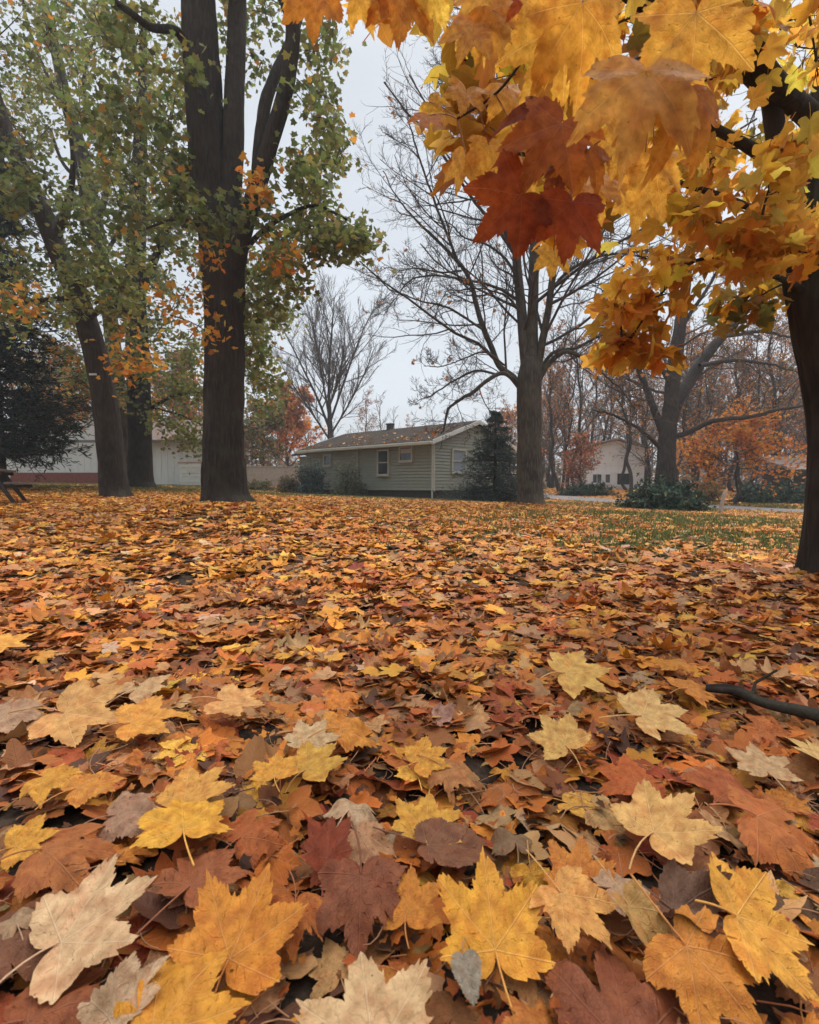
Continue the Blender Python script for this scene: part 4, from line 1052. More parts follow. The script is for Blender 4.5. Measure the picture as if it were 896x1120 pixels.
# ------------------------------------------------------------------ woodland prototypes (copied)
def make_wood(name, height, r0, seed, levels, leaves=None, lean=0., low=.25):
    root = thing(name, 'bare brown woodland tree', 'tree')
    t = np.linspace(0, 1, 14)
    x = np.cumsum(rng.normal(0, .012, 14)) * height + lean * height * t; y = np.cumsum(rng.normal(0, .012, 14)) * height
    path = smooth_path(np.stack([x - x[0], y - y[0], t * height - .15, r0 * (1 - t) ** .8 + .01], 1), 60)
    v, q = bark_tube(path, 16, .012, (.4, r0 * .4, 5), 8, seed)
    mesh('trunk', v, q, M['bark_far'], root)
    cur, rad = path[None, :, :3], path[None, :, 3]
    mb = MB(); lm = MB()
    for li, (k, ratio, ang, trop, wig, smin) in enumerate(levels):
        cur, rad = spawn(cur, rad, k, ratio, ang, 6 if li < 2 else 4, trop, wig, smin, .5, (.022, .017, .014)[min(li, 2)])
        v, q = tubes(cur, rad, (5, 3, 3)[min(li, 2)]); mb.add(v, q)
    mb.build('twigs', M['twig_far'], root, smooth=True)
    if leaves:
        per, size, pal = leaves
        n_ = int(len(cur) * per); k = rng.integers(0, len(cur), n_)
        pos = cur[k, -1] * .6 + cur[k, 1] * .4 + rng.normal(0, .18, (n_, 3))
        V, Fs, uv, cc = instance(lo_t[0], pos, leaf_frames(n_), rng.uniform(*size, n_), pick(pal, n_, .22)); lm.add(V, Fs, uv, cc)
        lm.build('crown', M['leaf_crown'], root, smooth=False)
    return root
def copy_tree(o):
    c = o.copy(); COL.objects.link(c)
    for ch in list(o.children):
        d = ch.copy(); COL.objects.link(d); d.parent = c
    return c
BRL = [((.30, .13, .05), 40), ((.42, .18, .05), 35), ((.20, .11, .06), 25)]
ORF = [((.54, .20, .035), 50), ((.46, .15, .03), 30), ((.58, .28, .05), 20)]
RDF = [((.36, .09, .035), 50), ((.28, .06, .03), 30), ((.42, .14, .05), 20)]
OLF = [((.11, .11, .04), 50), ((.19, .16, .05), 30), ((.36, .18, .05), 20)]
w1 = make_wood('woodland_tree', 14, .16, 1, [(26, .26, (30, 60), .06, .1, .25), (6, .5, (25, 55), .06, .12, .15), (5, .55, (25, 60), .05, .15, .2)], (1.8, (.10, .16), BRL))
w2 = make_wood('woodland_tree', 16, .20, 2, [(28, .30, (35, 70), .05, .1, .18), (6, .5, (25, 60), .05, .12, .15), (5, .55, (25, 60), .04, .15, .2)], (1.3, (.10, .15), BRL), .03)
w3 = make_wood('woodland_tree', 12, .13, 3, [(24, .34, (40, 75), .06, .12, .1), (6, .5, (30, 60), .04, .14, .15), (4, .55, (25, 60), .03, .15, .2)], (1.6, (.10, .16), BRL + ORF), -.03)
w4 = make_wood('woodland_tree', 15, .15, 4, [(24, .22, (25, 50), .08, .08, .3), (6, .45, (20, 50), .08, .1, .15), (3, .5, (25, 60), .06, .15, .2)], None)
lbls = ['bare brown woodland tree with a few rusty leaves in the wood beyond the road', 'tall bare woodland tree in the wood beyond the road', 'low branching woodland tree with rust coloured leaves beyond the road', 'slim leafless pale woodland tree in the wood behind the houses']
protos = [w1, w2, w3, w4]
spots = []
for px, Y, k, s in [(612, 40, 0, .9), (630, 46, 3, 1.), (604, 50, 1, .9), (655, 52, 0, 1.), (673, 37, 3, .95), (690, 34, 0, .8), (712, 44, 2, 1.), (705, 52, 1, .95), (742, 40, 1, .85), (760, 46, 0, 1.), (778, 38, 2, .95), (800, 45, 1, 1.), (815, 36, 0, .9), (832, 42, 2, 1.1), (850, 36, 1, .85), (862, 44, 0, 1.1), (880, 38, 2, 1.), (895, 34, 1, .9), (910, 40, 0, 1.), (935, 36, 2, 1.), (640, 60, 2, 1.), (665, 64, 1, .9), (725, 58, 0, 1.), (790, 56, 2, 1.1), (845, 54, 1, 1.), (885, 56, 0, 1.2), (618, 58, 0, .9), (590, 54, 2, .8), (560, 60, 0, .75), (535, 66, 3, .75), (505, 70, 3, .7), (475, 66, 3, .62), (452, 72, 0, .65), (430, 64, 3, .62), (412, 58, 3, .7), (395, 60, 0, .7), (378, 66, 2, .55), (330, 58, 3, .62), (305, 55, 2, .6), (285, 60, 0, .6), (270, 52, 2, .6), (245, 50, 2, .7), (215, 56, 1, .75), (180, 52, 0, .8), (145, 58, 2, .85), (100, 54, 1, .9), (55, 56, 0, .9), (15, 54, 2, .9), (-30, 58, 1, 1.), (960, 42, 1, 1.), (985, 48, 0, 1.1), (1010, 38, 2, 1.)]:
    spots.append((px, Y, k, s))
for _ in range(46):
    Y = rng.uniform(38, 66); spots.append((rng.uniform(592, 1000), Y, int(rng.integers(0, 4)), rng.uniform(.7, 1.05)))
spots = [q for q in spots if not (636 < q[0] < 712 and q[1] < 56 and rng.random() < .35)]
firsts = set()
for px, Y, k, s in spots:
    x = (px - 448) / F * Y
    o = protos[k] if k not in firsts else copy_tree(protos[k]); firsts.add(k)
    o.location = (x, Y, gz(x, Y)); o.rotation_euler = (0, 0, rng.uniform(0, 6.28)); s_ = s * rng.uniform(.9, 1.1); o.scale = (s_, s_, s_)
    tag(o, lbls[k], 'tree', 'woodland trees behind the houses and beyond the road')

# the far wood that closes the view
mb = MB(); lm = MB()
nf = 170
fx = rng.uniform(-1, 1, nf); fy = rng.uniform(72, 125, nf); fx = fx * fy * .95
fx = np.where((fx / fy > -.06) & (fx / fy < .12) & (rng.random(nf) < .3), fy * rng.uniform(.25, .9, nf), fx)
fh_ = rng.uniform(8, 15, nf) * np.where(fx / fy > .2, 1.0, .72); fz = ground(fx, fy)
t_ = np.linspace(0, 1, 7)
tp_ = np.stack([fx[:, None] + np.cumsum(rng.normal(0, .12, (nf, 7)), 1), fy[:, None] + np.cumsum(rng.normal(0, .12, (nf, 7)), 1), fz[:, None] + fh_[:, None] * t_[None]], -1)
tr_ = .17 * (1 - t_ * .85)[None] * np.ones((nf, 1))
v, q = tubes(tp_, tr_, 5); mb.add(v, q)
c1_, r1_ = spawn(tp_, tr_, 16, .34, (25, 65), 5, .06, .1, .12, .5, .04)
v, q = tubes(c1_, r1_, 3); mb.add(v, q)
c2_, r2_ = spawn(c1_, r1_, 6, .5, (25, 60), 4, .05, .12, .15, .5, .03)
v, q = tubes(c2_, r2_, 3); mb.add(v, q)
tag(mb.build('far_woods', M['twig_far'], smooth=True), 'far grey brown bare wood closing the view behind the houses', 'wood', kind='stuff')
nb_ = 26000
bx = rng.uniform(-1, 1, nb_); by = rng.uniform(60, 100, nb_); bx *= by * .95
bz = ground(bx, by) + rng.random(nb_) ** 1.6 * (2.2 + 2.5 * vnoise(bx * .15, by * .15))
V, Fs, uv, cc = instance(lo_t[2], np.stack([bx, by, bz], 1), leaf_frames(nb_), rng.uniform(.25, .5, nb_), pick([((.16, .09, .05), 40), ((.10, .085, .05), 40), ((.26, .12, .05), 20), ((.07, .075, .04), 20)], nb_, .25))
tag(MB().add(V, Fs, uv, cc).build('brush', M['leaf_crown'], smooth=False), 'brown autumn brush at the foot of the far wood', 'brush', kind='stuff')

# orange, red and olive trees that stand out
def leafy_small(name, label, px, base_py, Y, height, r0, pal, leaf, per, k1=18, ratio=.42, ang=(35, 70), low=.2, trop=.06, cat='tree'):
    root = make_wood(name, height, r0, int(rng.integers(0, 90)), [(k1, ratio, ang, trop, .1, low), (7, .5, (25, 60), .04, .12, .15), (5, .55, (25, 60), .02, .15, .2)], (per, leaf, pal))
    x = (px - 448) / F * Y; root.location = (x, Y, gz(x, Y)); tag(root, label, cat); return root
leafy_small('orange_tree', 'bright orange leaved tree far behind the left end of the house', 318, 530, 48, 8.6, .14, ORF, (.16, .24), 7, 24, .42)
leafy_small('orange_tree', 'bright orange leaved young maple right of the rhododendron beyond the road', 803, 549, 24.5, 4.3, .06, ORF, (.10, .14), 5, 22, .62, (55, 85), .28, 0.01)
leafy_small('red_bush', 'loose red leaved shrub in front of the white house', 637, 545, 37, 3.9, .07, RDF + BRL, (.10, .15), 2, 22, .5, (30, 65), .1, .05, 'bush')
leafy_small('orange_tree', 'rust orange tree rising behind the right side of the house roof', 560, 530, 52, 7.5, .12, ORF + BRL, (.14, .22), 3, 20, .45)
leafy_small('olive_tree', 'olive and tan leaved tree behind the long white building, left of its low roof', 60, 530, 44, 11, .2, OLF, (.16, .24), 6, 26, .42)
leafy_small('olive_tree', 'olive leaved tree behind the low roof of the long white building', 190, 530, 43, 10, .2, OLF + ORF[:1], (.16, .24), 6, 26, .42)
leafy_small('olive_tree', 'small olive tree in the gap between the thick maple and the beige fence', 288, 530, 40, 5.5, .12, OLF, (.13, .2), 5, 22, .5)

# ------------------------------------------------------------------ conifers
def conifer(name, label, px, base_py, Y, height, width, pal, n_br, blade, droop, start=.04, dens=1.0, cat='tree'):
    base = P(px, base_py, Y); x, y = base[0], base[1]; z = gz(x, y)
    root = thing(name, label, cat); root.location = (x, y, z)
    path = smooth_path([(0, 0, -.2, height * .02 + .02), (.02, 0, height * .5, height * .012 + .01), (0, 0, height * 1.04, .006)], 40)
    v, q = bark_tube(path, 16, .01, None, 8, 3); mesh('trunk', v, q, M['bark_dark'], root)
    t = start + (.965 - start) * rng.random(n_br) ** 1.5
    a = rng.random(n_br) * 6.283
    L = width * .5 * (1.0 - t) ** .85 * rng.uniform(.5, 1.15, n_br) + .006 * height
    s = np.linspace(0, 1, 7)
    hx = L[:, None] * s[None]
    hz = t[:, None] * height + L[:, None] * (droop * s[None] - (droop + .05) * 1.3 * s[None] ** 2 + .35 * s[None] ** 3 * max(0, droop + .2))
    br = np.stack([np.cos(a)[:, None] * hx, np.sin(a)[:, None] * hx, hz], -1)
    rb = np.linspace(1, .2, 7)[None] * (.006 + .012 * L[:, None])
    mb = MB(); v, q = tubes(br, rb, 4); mb.add(v, q)
    tw, trd = spawn(br, rb, 9, .38, (35, 60), 4, -.04, .08, .12, .5, .003)
    v, q = tubes(tw, trd, 3); mb.add(v, q); mb.build('branches', M['twig'], root, smooth=True)
    allp = tw; n_per = int(14 * dens)
    n_ = len(allp) * n_per; k = np.repeat(np.arange(len(allp)), n_per); f = rng.random(n_) * 2.999; i = f.astype(int); w = (f - i)[:, None]
    pos = allp[k, i] * (1 - w) + allp[k, i + 1] * w
    ax = nrm(allp[k, i + 1] - allp[k, i])
    tip = nrm(ax * .9 + rng.normal(0, .55, (n_, 3)))
    rot = frames(nrm(rng.normal(0, .5, (n_, 3)) + [0, 0, 1]), tip)
    V, Fs, uv, cc = instance(oval_leaf(.1, .3), pos, rot, rng.uniform(*blade, n_), pick(pal, n_, .25))
    lm = MB().add(V, Fs, uv, cc); lm.build('crown', M['needle'], root, smooth=False)
    return root
BLU = [((.045, .072, .06), 50), ((.03, .05, .042), 35), ((.085, .12, .10), 15)]
DKG = [((.015, .026, .02), 50), ((.010, .018, .014), 35), ((.03, .045, .032), 15)]
conifer('fir_tree', 'blue green fir standing at the gable end of the house', 541, 552, 21, 3.9, 4.3, BLU, 240, (.07, .13), -.10, .03, 1.0)
conifer('spruce_tree', 'tall dark drooping spruce at the left edge in front of the white building', -4, 540, 18, 15.5, 6.6, DKG, 330, (.16, .27), -.28, .09, 1.0)

# ------------------------------------------------------------------ shrubs
def shrub(name, label, px, base_py, Y, w, h, pal, n_stem, leaf, per, tmpl, mat, lump=.18, depth=None, cat='bush', group=None):
    base = P(px, base_py, Y); x, y = base[0], base[1]
    root = thing(name, label, cat, group); root.location = (x, y, gz(x, y) - .03)
    d = nrm(rng.normal(size=(n_stem, 3)) * [1, 1, .8] + [0, 0, .35]); d[:, 2] = np.abs(d[:, 2])
    ang = np.arctan2(d[:, 1], d[:, 0])
    lumpy = 1 + lump * np.sin(ang * 3 + rng.random() * 6) * np.cos(d[:, 2] * 5 + rng.random() * 6) + rng.normal(0, lump * .5, n_stem)
    tip = d * np.array([w / 2, (depth or w) / 2, h]) * lumpy[:, None] * rng.uniform(.72, 1.0, (n_stem, 1))
    st_ = np.stack([rng.normal(0, w * .06, n_stem), rng.normal(0, w * .06, n_stem), np.zeros(n_stem)], 1)
    s = np.linspace(0, 1, 6)[None, :, None]
    mid = (st_ + tip) / 2 + [0, 0, h * .12]
    br = (1 - s) ** 2 * st_[:, None] + 2 * s * (1 - s) * mid[:, None] + s * s * tip[:, None]
    rb = np.linspace(.012, .004, 6)[None] * np.ones((n_stem, 1))
    mb = MB(); v, q = tubes(br, rb, 4); mb.add(v, q)
    tw, trd = spawn(br, rb, 5, .28, (25, 75), 4, .04, .15, .45, .5, .003)
    v, q = tubes(tw, trd, 3); mb.add(v, q); mb.build('stems', M['twig'], root, smooth=True)
    n_ = len(tw) * per; k = np.repeat(np.arange(len(tw)), per); f = rng.random(n_) * 2.999; i = f.astype(int); wv = (f - i)[:, None]
    pos = tw[k, i] * (1 - wv) + tw[k, i + 1] * wv + rng.normal(0, .03, (n_, 3))
    pos[:, 2] = np.maximum(pos[:, 2], .02)
    out = nrm(pos - [0, 0, h * .25])
    rot = frames(nrm(out * .7 + [0, 0, .5] + rng.normal(0, .5, (n_, 3))), nrm(out + rng.normal(0, .7, (n_, 3))))
    V, Fs, uv, cc = instance(tmpl, pos, rot, rng.uniform(*leaf, n_), pick(pal, n_, .25))
    lm = MB().add(V, Fs, uv, cc); lm.build('foliage', mat, root, smooth=False)
    return root
RHO = [((.024, .048, .022), 50), ((.038, .066, .03), 30), ((.013, .027, .014), 25), ((.40, .27, .05), 1)]
GRB = [((.11, .12, .07), 50), ((.16, .15, .09), 30), ((.08, .085, .05), 20)]
BRB = [((.13, .10, .05), 50), ((.20, .14, .06), 30), ((.08, .08, .04), 20)]
shrub('rhododendron', 'big dark green rhododendron mound by the road with yellow leaves caught on it', 724, 556, 18.5, 3.3, 1.22, RHO, 190, (.11, .18), 9, oval_leaf(.2, .1), M['foliage'], .14, 2.6)
shrub('rhododendron', 'dark green evergreen bush beyond the road, right of the wooden post', 824, 549, 27, 2.1, 1.15, RHO, 100, (.11, .18), 8, oval_leaf(.2, .1), M['foliage'])
shrub('rhododendron', 'dark green evergreen bush in front of the porch at the right edge', 862, 548, 27, 2.2, 1.4, RHO, 100, (.11, .18), 8, oval_leaf(.2, .1), M['foliage'])
shrub('low_hedge', 'low dark green hedge beyond the road in front of the white house', 642, 543, 35, 4.2, 1.1, RHO, 110, (.12, .2), 8, oval_leaf(.2, .1), M['foliage'], .12, 1.6)
shrub('yew_bush', 'compact dark blue green bush against the house wall, left of the grey bush', 341, 541, 27.3, 1.9, 2.0, BLU, 130, (.09, .15), 9, oval_leaf(.16, .1), M['foliage'])
shrub('grey_bush', 'airy grey green bush against the house wall below the eaves', 380, 542, 25.8, 2.1, 1.95, GRB, 140, (.07, .12), 8, oval_leaf(.16, .1), M['leaf_crown'])
shrub('brown_shrub', 'low brown shrub left of the compact dark bush by the house', 316, 540, 29, 1.5, 1.25, BRB, 80, (.08, .13), 7, oval_leaf(.2, .1), M['leaf_crown'])
shrub('brown_shrub', 'low straggly shrub against the beige fence beside the thick maple', 284, 537, 30, 2.2, .7, BRB + OLF[:1], 80, (.08, .13), 6, oval_leaf(.2, .1), M['leaf_crown'])
shrub('brown_shrub', 'olive shrub between the orange young maple and the rhododendron beyond the road', 775, 546, 28, 1.8, 1.6, OLF, 80, (.08, .13), 6, oval_leaf(.2, .1), M['leaf_crown'])

# ------------------------------------------------------------------ house
M['siding'] = plain('sage_lap_siding', (.235, .245, .198), .6, .10, 3, dirt=(.18, .175, .135), stretch=(1, 1, 4))
M['trim'] = plain('cream_trim_paint', (.38, .37, .31), .55, .10, 6, dirt=(.30, .28, .22))
M['fascia'] = plain('white_fascia_paint', (.50, .50, .46), .5, .08, 6, dirt=(.4, .38, .33))
M['shingle'] = None
m, nt = new_mat('weathered_shingles'); n = N(nt)
tc = n('ShaderNodeTexCoord').outputs['UV']
bk = n('ShaderNodeTexBrick', {'Vector': tc, 'Color1': (.062, .047, .038, 1), 'Color2': (.036, .027, .021, 1), 'Mortar': (.03, .025, .022, 1), 'Scale': 1.0, 'Mortar Size': .012, 'Brick Width': .3, 'Row Height': .14})
dn = n('ShaderNodeTexNoise', {'Vector': tc, 'Scale': 1.4, 'Detail': 8.0, 'Roughness': .7})
cc = n.mix(n('ShaderNodeMapRange', {0: dn.outputs[0], 1: .5, 2: .72, 3: 0.0, 4: .6}).outputs[0], bk.outputs[0], (.07, .058, .035))
bp = n('ShaderNodeBump', {'Height': bk.outputs['Fac'], 'Strength': -.6, 'Distance': .02})
n.out(n('ShaderNodeBsdfPrincipled', {'Base Color': cc, 'Roughness': .95, 'Specular IOR Level': .05, 'Normal': bp.outputs[0]}).outputs[0]); M['shingle'] = m
M['glass'] = plain('dark_window_glass', (.02, .022, .024), .08, .1, 2, spec=.6)
M['curtain'] = plain('pale_curtain', (.19, .215, .24), .8, .35, 6, stretch=(6, 6, .6))
M['found'] = plain('dark_foundation', (.045, .038, .033), .95, .4, 5, .4)
M['brick'] = plain('dull_red_brick', (.16, .05, .035), .9, .35, 8, .4)

C0 = P(474, 547, 23.6); HX, HY = C0[0], C0[1]
da = np.array([.67, .742, 0]); db = np.array([-.742, .67, 0])
LW, GW = 9.6, 6.55
zg = gz(HX, HY); zb = .46; ze = CAMH + 47 / 560 * 23.6; zp = ze + 1.08
hs_ = thing('ranch_house', 'sage green single storey house with lap siding and a white gable trim', 'house'); hs_.location = (HX, HY, zg)
o3 = np.array([0, 0, zb - zg]); up = np.array([0, 0, 1.])
HE, HP = ze - zb, zp - ze
def lap_wall(name, along, outn, length, height, gable=0.0, mat=M['siding'], parent=hs_, org=o3):
    mb = MB(); st = .15; k = int(math.ceil((height + gable) / st))
    for i in range(k):
        z0, z1 = i * st, min((i + 1) * st, height + gable)
        def span(z):
            if z <= height: return 0., length
            f = (z - height) / gable; return length / 2 * f, length - length / 2 * f
        a0, a1 = span(z0); b0, b1 = span(z1)
        if a1 - a0 < .02: continue
        zg_ = z0 + min(.028, (z1 - z0) * .4)
        q = lambda a_, z_, o_: org + along * a_ + up * z_ + outn * o_
        V = [q(a0, zg_, .03), q(a1, zg_, .03), q(b1, z1, .012), q(b0, z1, .012), q(a0, zg_, -.03), q(a1, zg_, -.03), q(a0, z0, -.03), q(a1, z0, -.03), q(a0, z0, .012), q(a1, z0, .012)]
        mb.add(V, [np.array([[0, 1, 2, 3], [4, 5, 1, 0], [6, 7, 5, 4], [8, 9, 7, 6]])])
    return mb.build(name, mat, parent)
lap_wall('siding', db, -da, LW, HE)
lap_wall('siding', da, -db, GW, HE, HP)
mb = MB()      # plain rear and far end walls
mb.box(o3 + da * GW, db * LW, -da * .1, up * HE)
mb.add([o3 + db * LW, o3 + db * LW + da * GW, o3 + db * LW + da * GW + up * HE, o3 + db * LW + da * GW / 2 + up * (HE + HP), o3 + db * LW + up * HE], [np.array([[0, 1, 2, 3, 4]])])
mb.build('rear_wall', M['siding'], hs_)
MB().box(np.array([0, 0, -.5]) + da * .06 + db * .06, db * (LW - .12), da * (GW - .12), up * (zb - zg + .5)).build('foundation', M['found'], hs_)
# roof
ov, og = .42, .3
slope = HP / (GW / 2)
def roof_pt(s, l, h=0.0):   # s: distance across from near eave wall (0..GW), l along db
    zz = HE + (s if s <= GW / 2 else GW - s) * slope
    return o3 + da * s + db * l + up * (zz + h)
mb = MB()
for s0, s1 in ((-ov, GW / 2), (GW + ov, GW / 2)):
    sl = math.hypot(abs(s1 - s0), HP)
    def rp_(s, l, h): 
        zz = HE + (min(s, GW - s)) * slope
        return o3 + da * s + db * l + up * (zz + h)
    V = [rp_(s0, -og, .06), rp_(s0, LW + og, .06), rp_(s1, LW + og, .06), rp_(s1, -og, .06), rp_(s0, -og, .16), rp_(s0, LW + og, .16), rp_(s1, LW + og, .16), rp_(s1, -og, .16)]
    uvv = np.array([(0, 0), (LW, 0), (LW, sl), (0, sl)] * 2, float)
    f = np.array([[4, 5, 6, 7], [0, 3, 2, 1], [0, 1, 5, 4], [1, 2, 6, 5], [3, 0, 4, 7]])
    mb.add(V, [f if s0 < 0 else f[:, ::-1]], uv=uvv)
roof = mb.build('roof', M['shingle'], hs_)
mb = MB()
for l in (-og - .03, LW + og):
    for s0, s1 in ((-ov, GW / 2), (GW + ov, GW / 2)):
        a, b = rp_(s0, l, -.03), rp_(s1, l, -.03)
        mb.box(a, b - a, db * .03, up * .2)
mb.box(rp_(-ov, -og, -.04) - da * .03, db * (LW + 2 * og), da * .03, up * .17)
mb.build('fascia', M['fascia'], hs_)
mb = MB().box(rp_(-ov, -og, -.02) - da * .16, db * (LW + 2 * og), da * .12, up * .1)
mb.build('gutter', M['trim'], hs_)
ch = rp_(GW / 2, LW * .62, 0)
k_ = MB().box(ch - da * .15 - db * .15, da * .3, db * .3, up * .42)
chm = k_.build('chimney', plain('chimney_brick', (.06, .05, .045), .9, .3, 9, .4), roof)
MB().box(ch - da * .19 - db * .19 + up * .42, da * .38, db * .38, up * .06).build('chimney_cap', M['found'], chm)
mb = MB().box(o3 - da * .03 - db * .03 - up * .02, da * .12, db * .12, up * (HE - .05)); mb.build('corner_board', M['trim'], hs_)
mb = MB().box(o3 - da * .11 - db * .02 - up * .4, da * .07, db * .07, up * (HE + .3)); bevel(mb.build('downspout', M['trim'], hs_), .015)
mb = MB().box(o3 - da * .11 + db * 5.05, da * .07, db * .07, up * (HE - .1)); bevel(mb.build('downspout', M['trim'], hs_), .015)
def window(along, outn, c, w, z0, z1, curtain=False, sash=True, parent=hs_, base=zb, org=o3, frame=M['trim']):
    """frame with a recessed pane standing proud of the siding"""
    a0, a1 = c - w / 2, c + w / 2; b = .075
    z0 -= base; z1 -= base
    mb = MB()
    q0 = org + outn * .0
    mb.box(q0 + along * (a0 - b) + up * (z0 - b), along * (w + 2 * b), outn * .11, up * b)
    mb.box(q0 + along * (a0 - b) + up * z1, along * (w + 2 * b), outn * .11, up * b)
    mb.box(q0 + along * (a0 - b) + up * z0, along * b, outn * .105, up * (z1 - z0))
    mb.box(q0 + along * a1 + up * z0, along * b, outn * .105, up * (z1 - z0))
    fr = mb.build('window', frame, parent)
    MB().box(q0 + along * (a0 - b - .03) + up * (z0 - b - .04), along * (w + 2 * b + .06), outn * .14, up * .04).build('sill', frame, fr)
    if sash: MB().box(q0 + along * a0 + up * ((z0 + z1) / 2 - .025) + outn * .055, along * w, outn * .03, up * .05).build('sash_rail', frame, fr)
    MB().box(q0 + along * a0 + up * z0 + outn * .045, along * w, outn * .006, up * (z1 - z0)).build('pane', M['curtain'] if curtain else M['glass'], fr)
    return fr
window(db, -da, 3.2, .68, 1.28, 2.42)
fr = window(db, -da, 1.65, .72, 1.92, 2.52, sash=False)
MB().box(o3 + db * (1.65 - .36) - da * .052 + up * (1.92 - zb + .34), db * .72, -da * .004, up * .2).build('blind', plain('window_blind', (.42, .36, .30), .8, .1), fr)
window(db, -da, 7.6, .5, 1.85, 2.36, sash=False)
window(da, -db, 1.88, 1.0, 1.38, 2.40, curtain=True)
# lower wing at the left end
wing = MB(); w0 = o3 + db * LW + da * .9
lap = lap_wall('siding', db, -da, 1.9, HE - .25, org=w0)
V = [w0 + db * -.0 - da * .4 + up * (HE - .22), w0 + db * 2.2 - da * .4 + up * (HE - .22), w0 + db * 2.2 + da * 2.4 + up * (HE + .45), w0 + da * 2.4 + up * (HE + .45)]
V += [v_ + up * .1 for v_ in V]
wing.add(V, [np.array([[4, 5, 6, 7], [0, 3, 2, 1], [0, 1, 5, 4], [1, 2, 6, 5], [2, 3, 7, 6], [3, 0, 4, 7]])], uv=np.array([(0, 0), (2.2, 0), (2.2, 2.9), (0, 2.9)] * 2, float))
wing.build('wing_roof', M['shingle'], hs_)
MB().box(w0 + db * 1.88 , da * 4.6, -db * .1, up * (HE - .25)).build('wing_wall', M['siding'], hs_)
MB().box(w0 + db * .05 - up * .8 + da * .05, db * 1.8, da * 4.4, up * .8).build('wing_foundation', M['found'], hs_)
# leaves lying on the roof
nr_ = 420
ss = rng.uniform(-ov, GW / 2, nr_) ; ll = rng.uniform(0, LW, nr_)
keep = vnoise(ss * 1.3 + 3, ll * .9) + .35 * (ss < .5) > .52
ss, ll = ss[keep], ll[keep]
pos = np.array([rp_(a, b, .175) for a, b in zip(ss, ll)]) + [HX, HY, zg]
V, Fs, uv, cc = instance(lo_t[0], pos, litter_rot(len(pos), .3), rng.uniform(.08, .14, len(pos)), pick(ORG + [(TAN, 20)], len(pos)))
tag(MB().add(V, Fs, uv, cc).build('roof_leaves', M['leaf_litter'], smooth=True), 'orange leaves scattered over the shingles of the sage green house', 'leaves', kind='stuff')

# ------------------------------------------------------------------ long white building on the left
M['white_siding'] = plain('white_vertical_siding', (.50, .51, .49), .6, .08, 3, dirt=(.34, .34, .31), stretch=(5, 1, .4))
M['brownroof'] = plain('brown_roof_shingles', (.15, .105, .085), .95, .25, 9, .3)
lb_ = thing('long_building', 'long white building with a red brick base and brown roof behind the left trees', 'building')
Yl = 32.; x0 = (-60 - 448) / F * Yl; x1 = (238 - 448) / F * Yl
zl = gz((x0 + x1) / 2, Yl); lb_.location = (x0, Yl, zl)
top = CAMH + (530 - 484) / F * Yl - zl; bw = x1 - x0
mb = MB()
x = 0.
while x < bw - .01:                       # shallow vertical board profile
    w_ = min(.4, bw - x)
    mb.box((x, 0, -.6), (w_ - .03, 0, 0), (0, 5.0, 0), (0, 0, top + .6)); mb.box((x + w_ - .03, .02, -.6), (.03, 0, 0), (0, 4.9, 0), (0, 0, top + .59)); x += w_
mb.build('wall', M['white_siding'], lb_)
xb1 = (142 - 448) / F * Yl - x0; xb0 = (14 - 448) / F * Yl - x0
MB().box((xb0, -.12, -.5), (xb1 - xb0, 0, 0), (0, .11, 0), (0, 0, .5 + .72)).build('brick_base', M['brick'], lb_)
xr0 = (128 - 448) / F * Yl - x0
rh_ = 1.55
def pitched(name, xa, xb, zz, run, h, mat):
    V = [(xa, -.4, zz), (xb, -.4, zz), (xb, run / 2, zz + h), (xa, run / 2, zz + h), (xb, run + .4, zz), (xa, run + .4, zz)]
    V2_ = [(a, b, c + .12) for a, b, c in V]
    f = np.array([[6, 7, 8, 9], [9, 8, 10, 11], [0, 3, 2, 1], [3, 5, 4, 2], [0, 1, 7, 6], [4, 5, 11, 10]])
    f3 = np.array([[1, 2, 8, 7], [2, 4, 10, 8], [0, 6, 9, 3], [3, 9, 11, 5]])
    return MB().add(V + V2_, [f, f3]).build(name, mat, lb_)
pitched('roof', xr0, bw + .4, top, 5, rh_, M['brownroof'])
MB().box((-.2, -.42, top - .06), (bw + .5, 0, 0), (0, .03, 0), (0, 0, .16)).build('eave_board', plain('dark_eave', (.12, .11, .10), .8, .2), lb_)
# gable fronted section
ga0, ga1 = (28 - 448) / F * Yl - x0, (158 - 448) / F * Yl - x0; gm_ = (ga0 + ga1) / 2 + .2
gp = CAMH + (530 - 448) / F * Yl - zl
V = [(ga0, .05, top), (ga1, .05, top), (gm_, .05, gp), (ga0, 5, top), (ga1, 5, top), (gm_, 5, gp)]
MB().add(V, [np.array([[0, 1, 2], [5, 4, 3]]), np.array([[1, 4, 5, 2]]), np.array([[0, 2, 5, 3]])]).build('gable_wall', M['white_siding'], lb_)
mb = MB()
for (xa, za, xb_, zb_) in ((ga0 - .4, top - .1, gm_, gp), (ga1 + .4, top - .1, gm_, gp)):
    V = [(xa, -.25, za + .05), (xb_, -.25, zb_ + .05), (xb_, 5.2, zb_ + .05), (xa, 5.2, za + .05)]
    V += [(a, b, c + .14) for a, b, c in V]
    mb.add(V, [np.array([[4, 5, 6, 7], [0, 3, 2, 1], [0, 1, 5, 4], [1, 2, 6, 5], [2, 3, 7, 6], [3, 0, 4, 7]])])
mb.build('gable_roof', M['brownroof'], lb_)
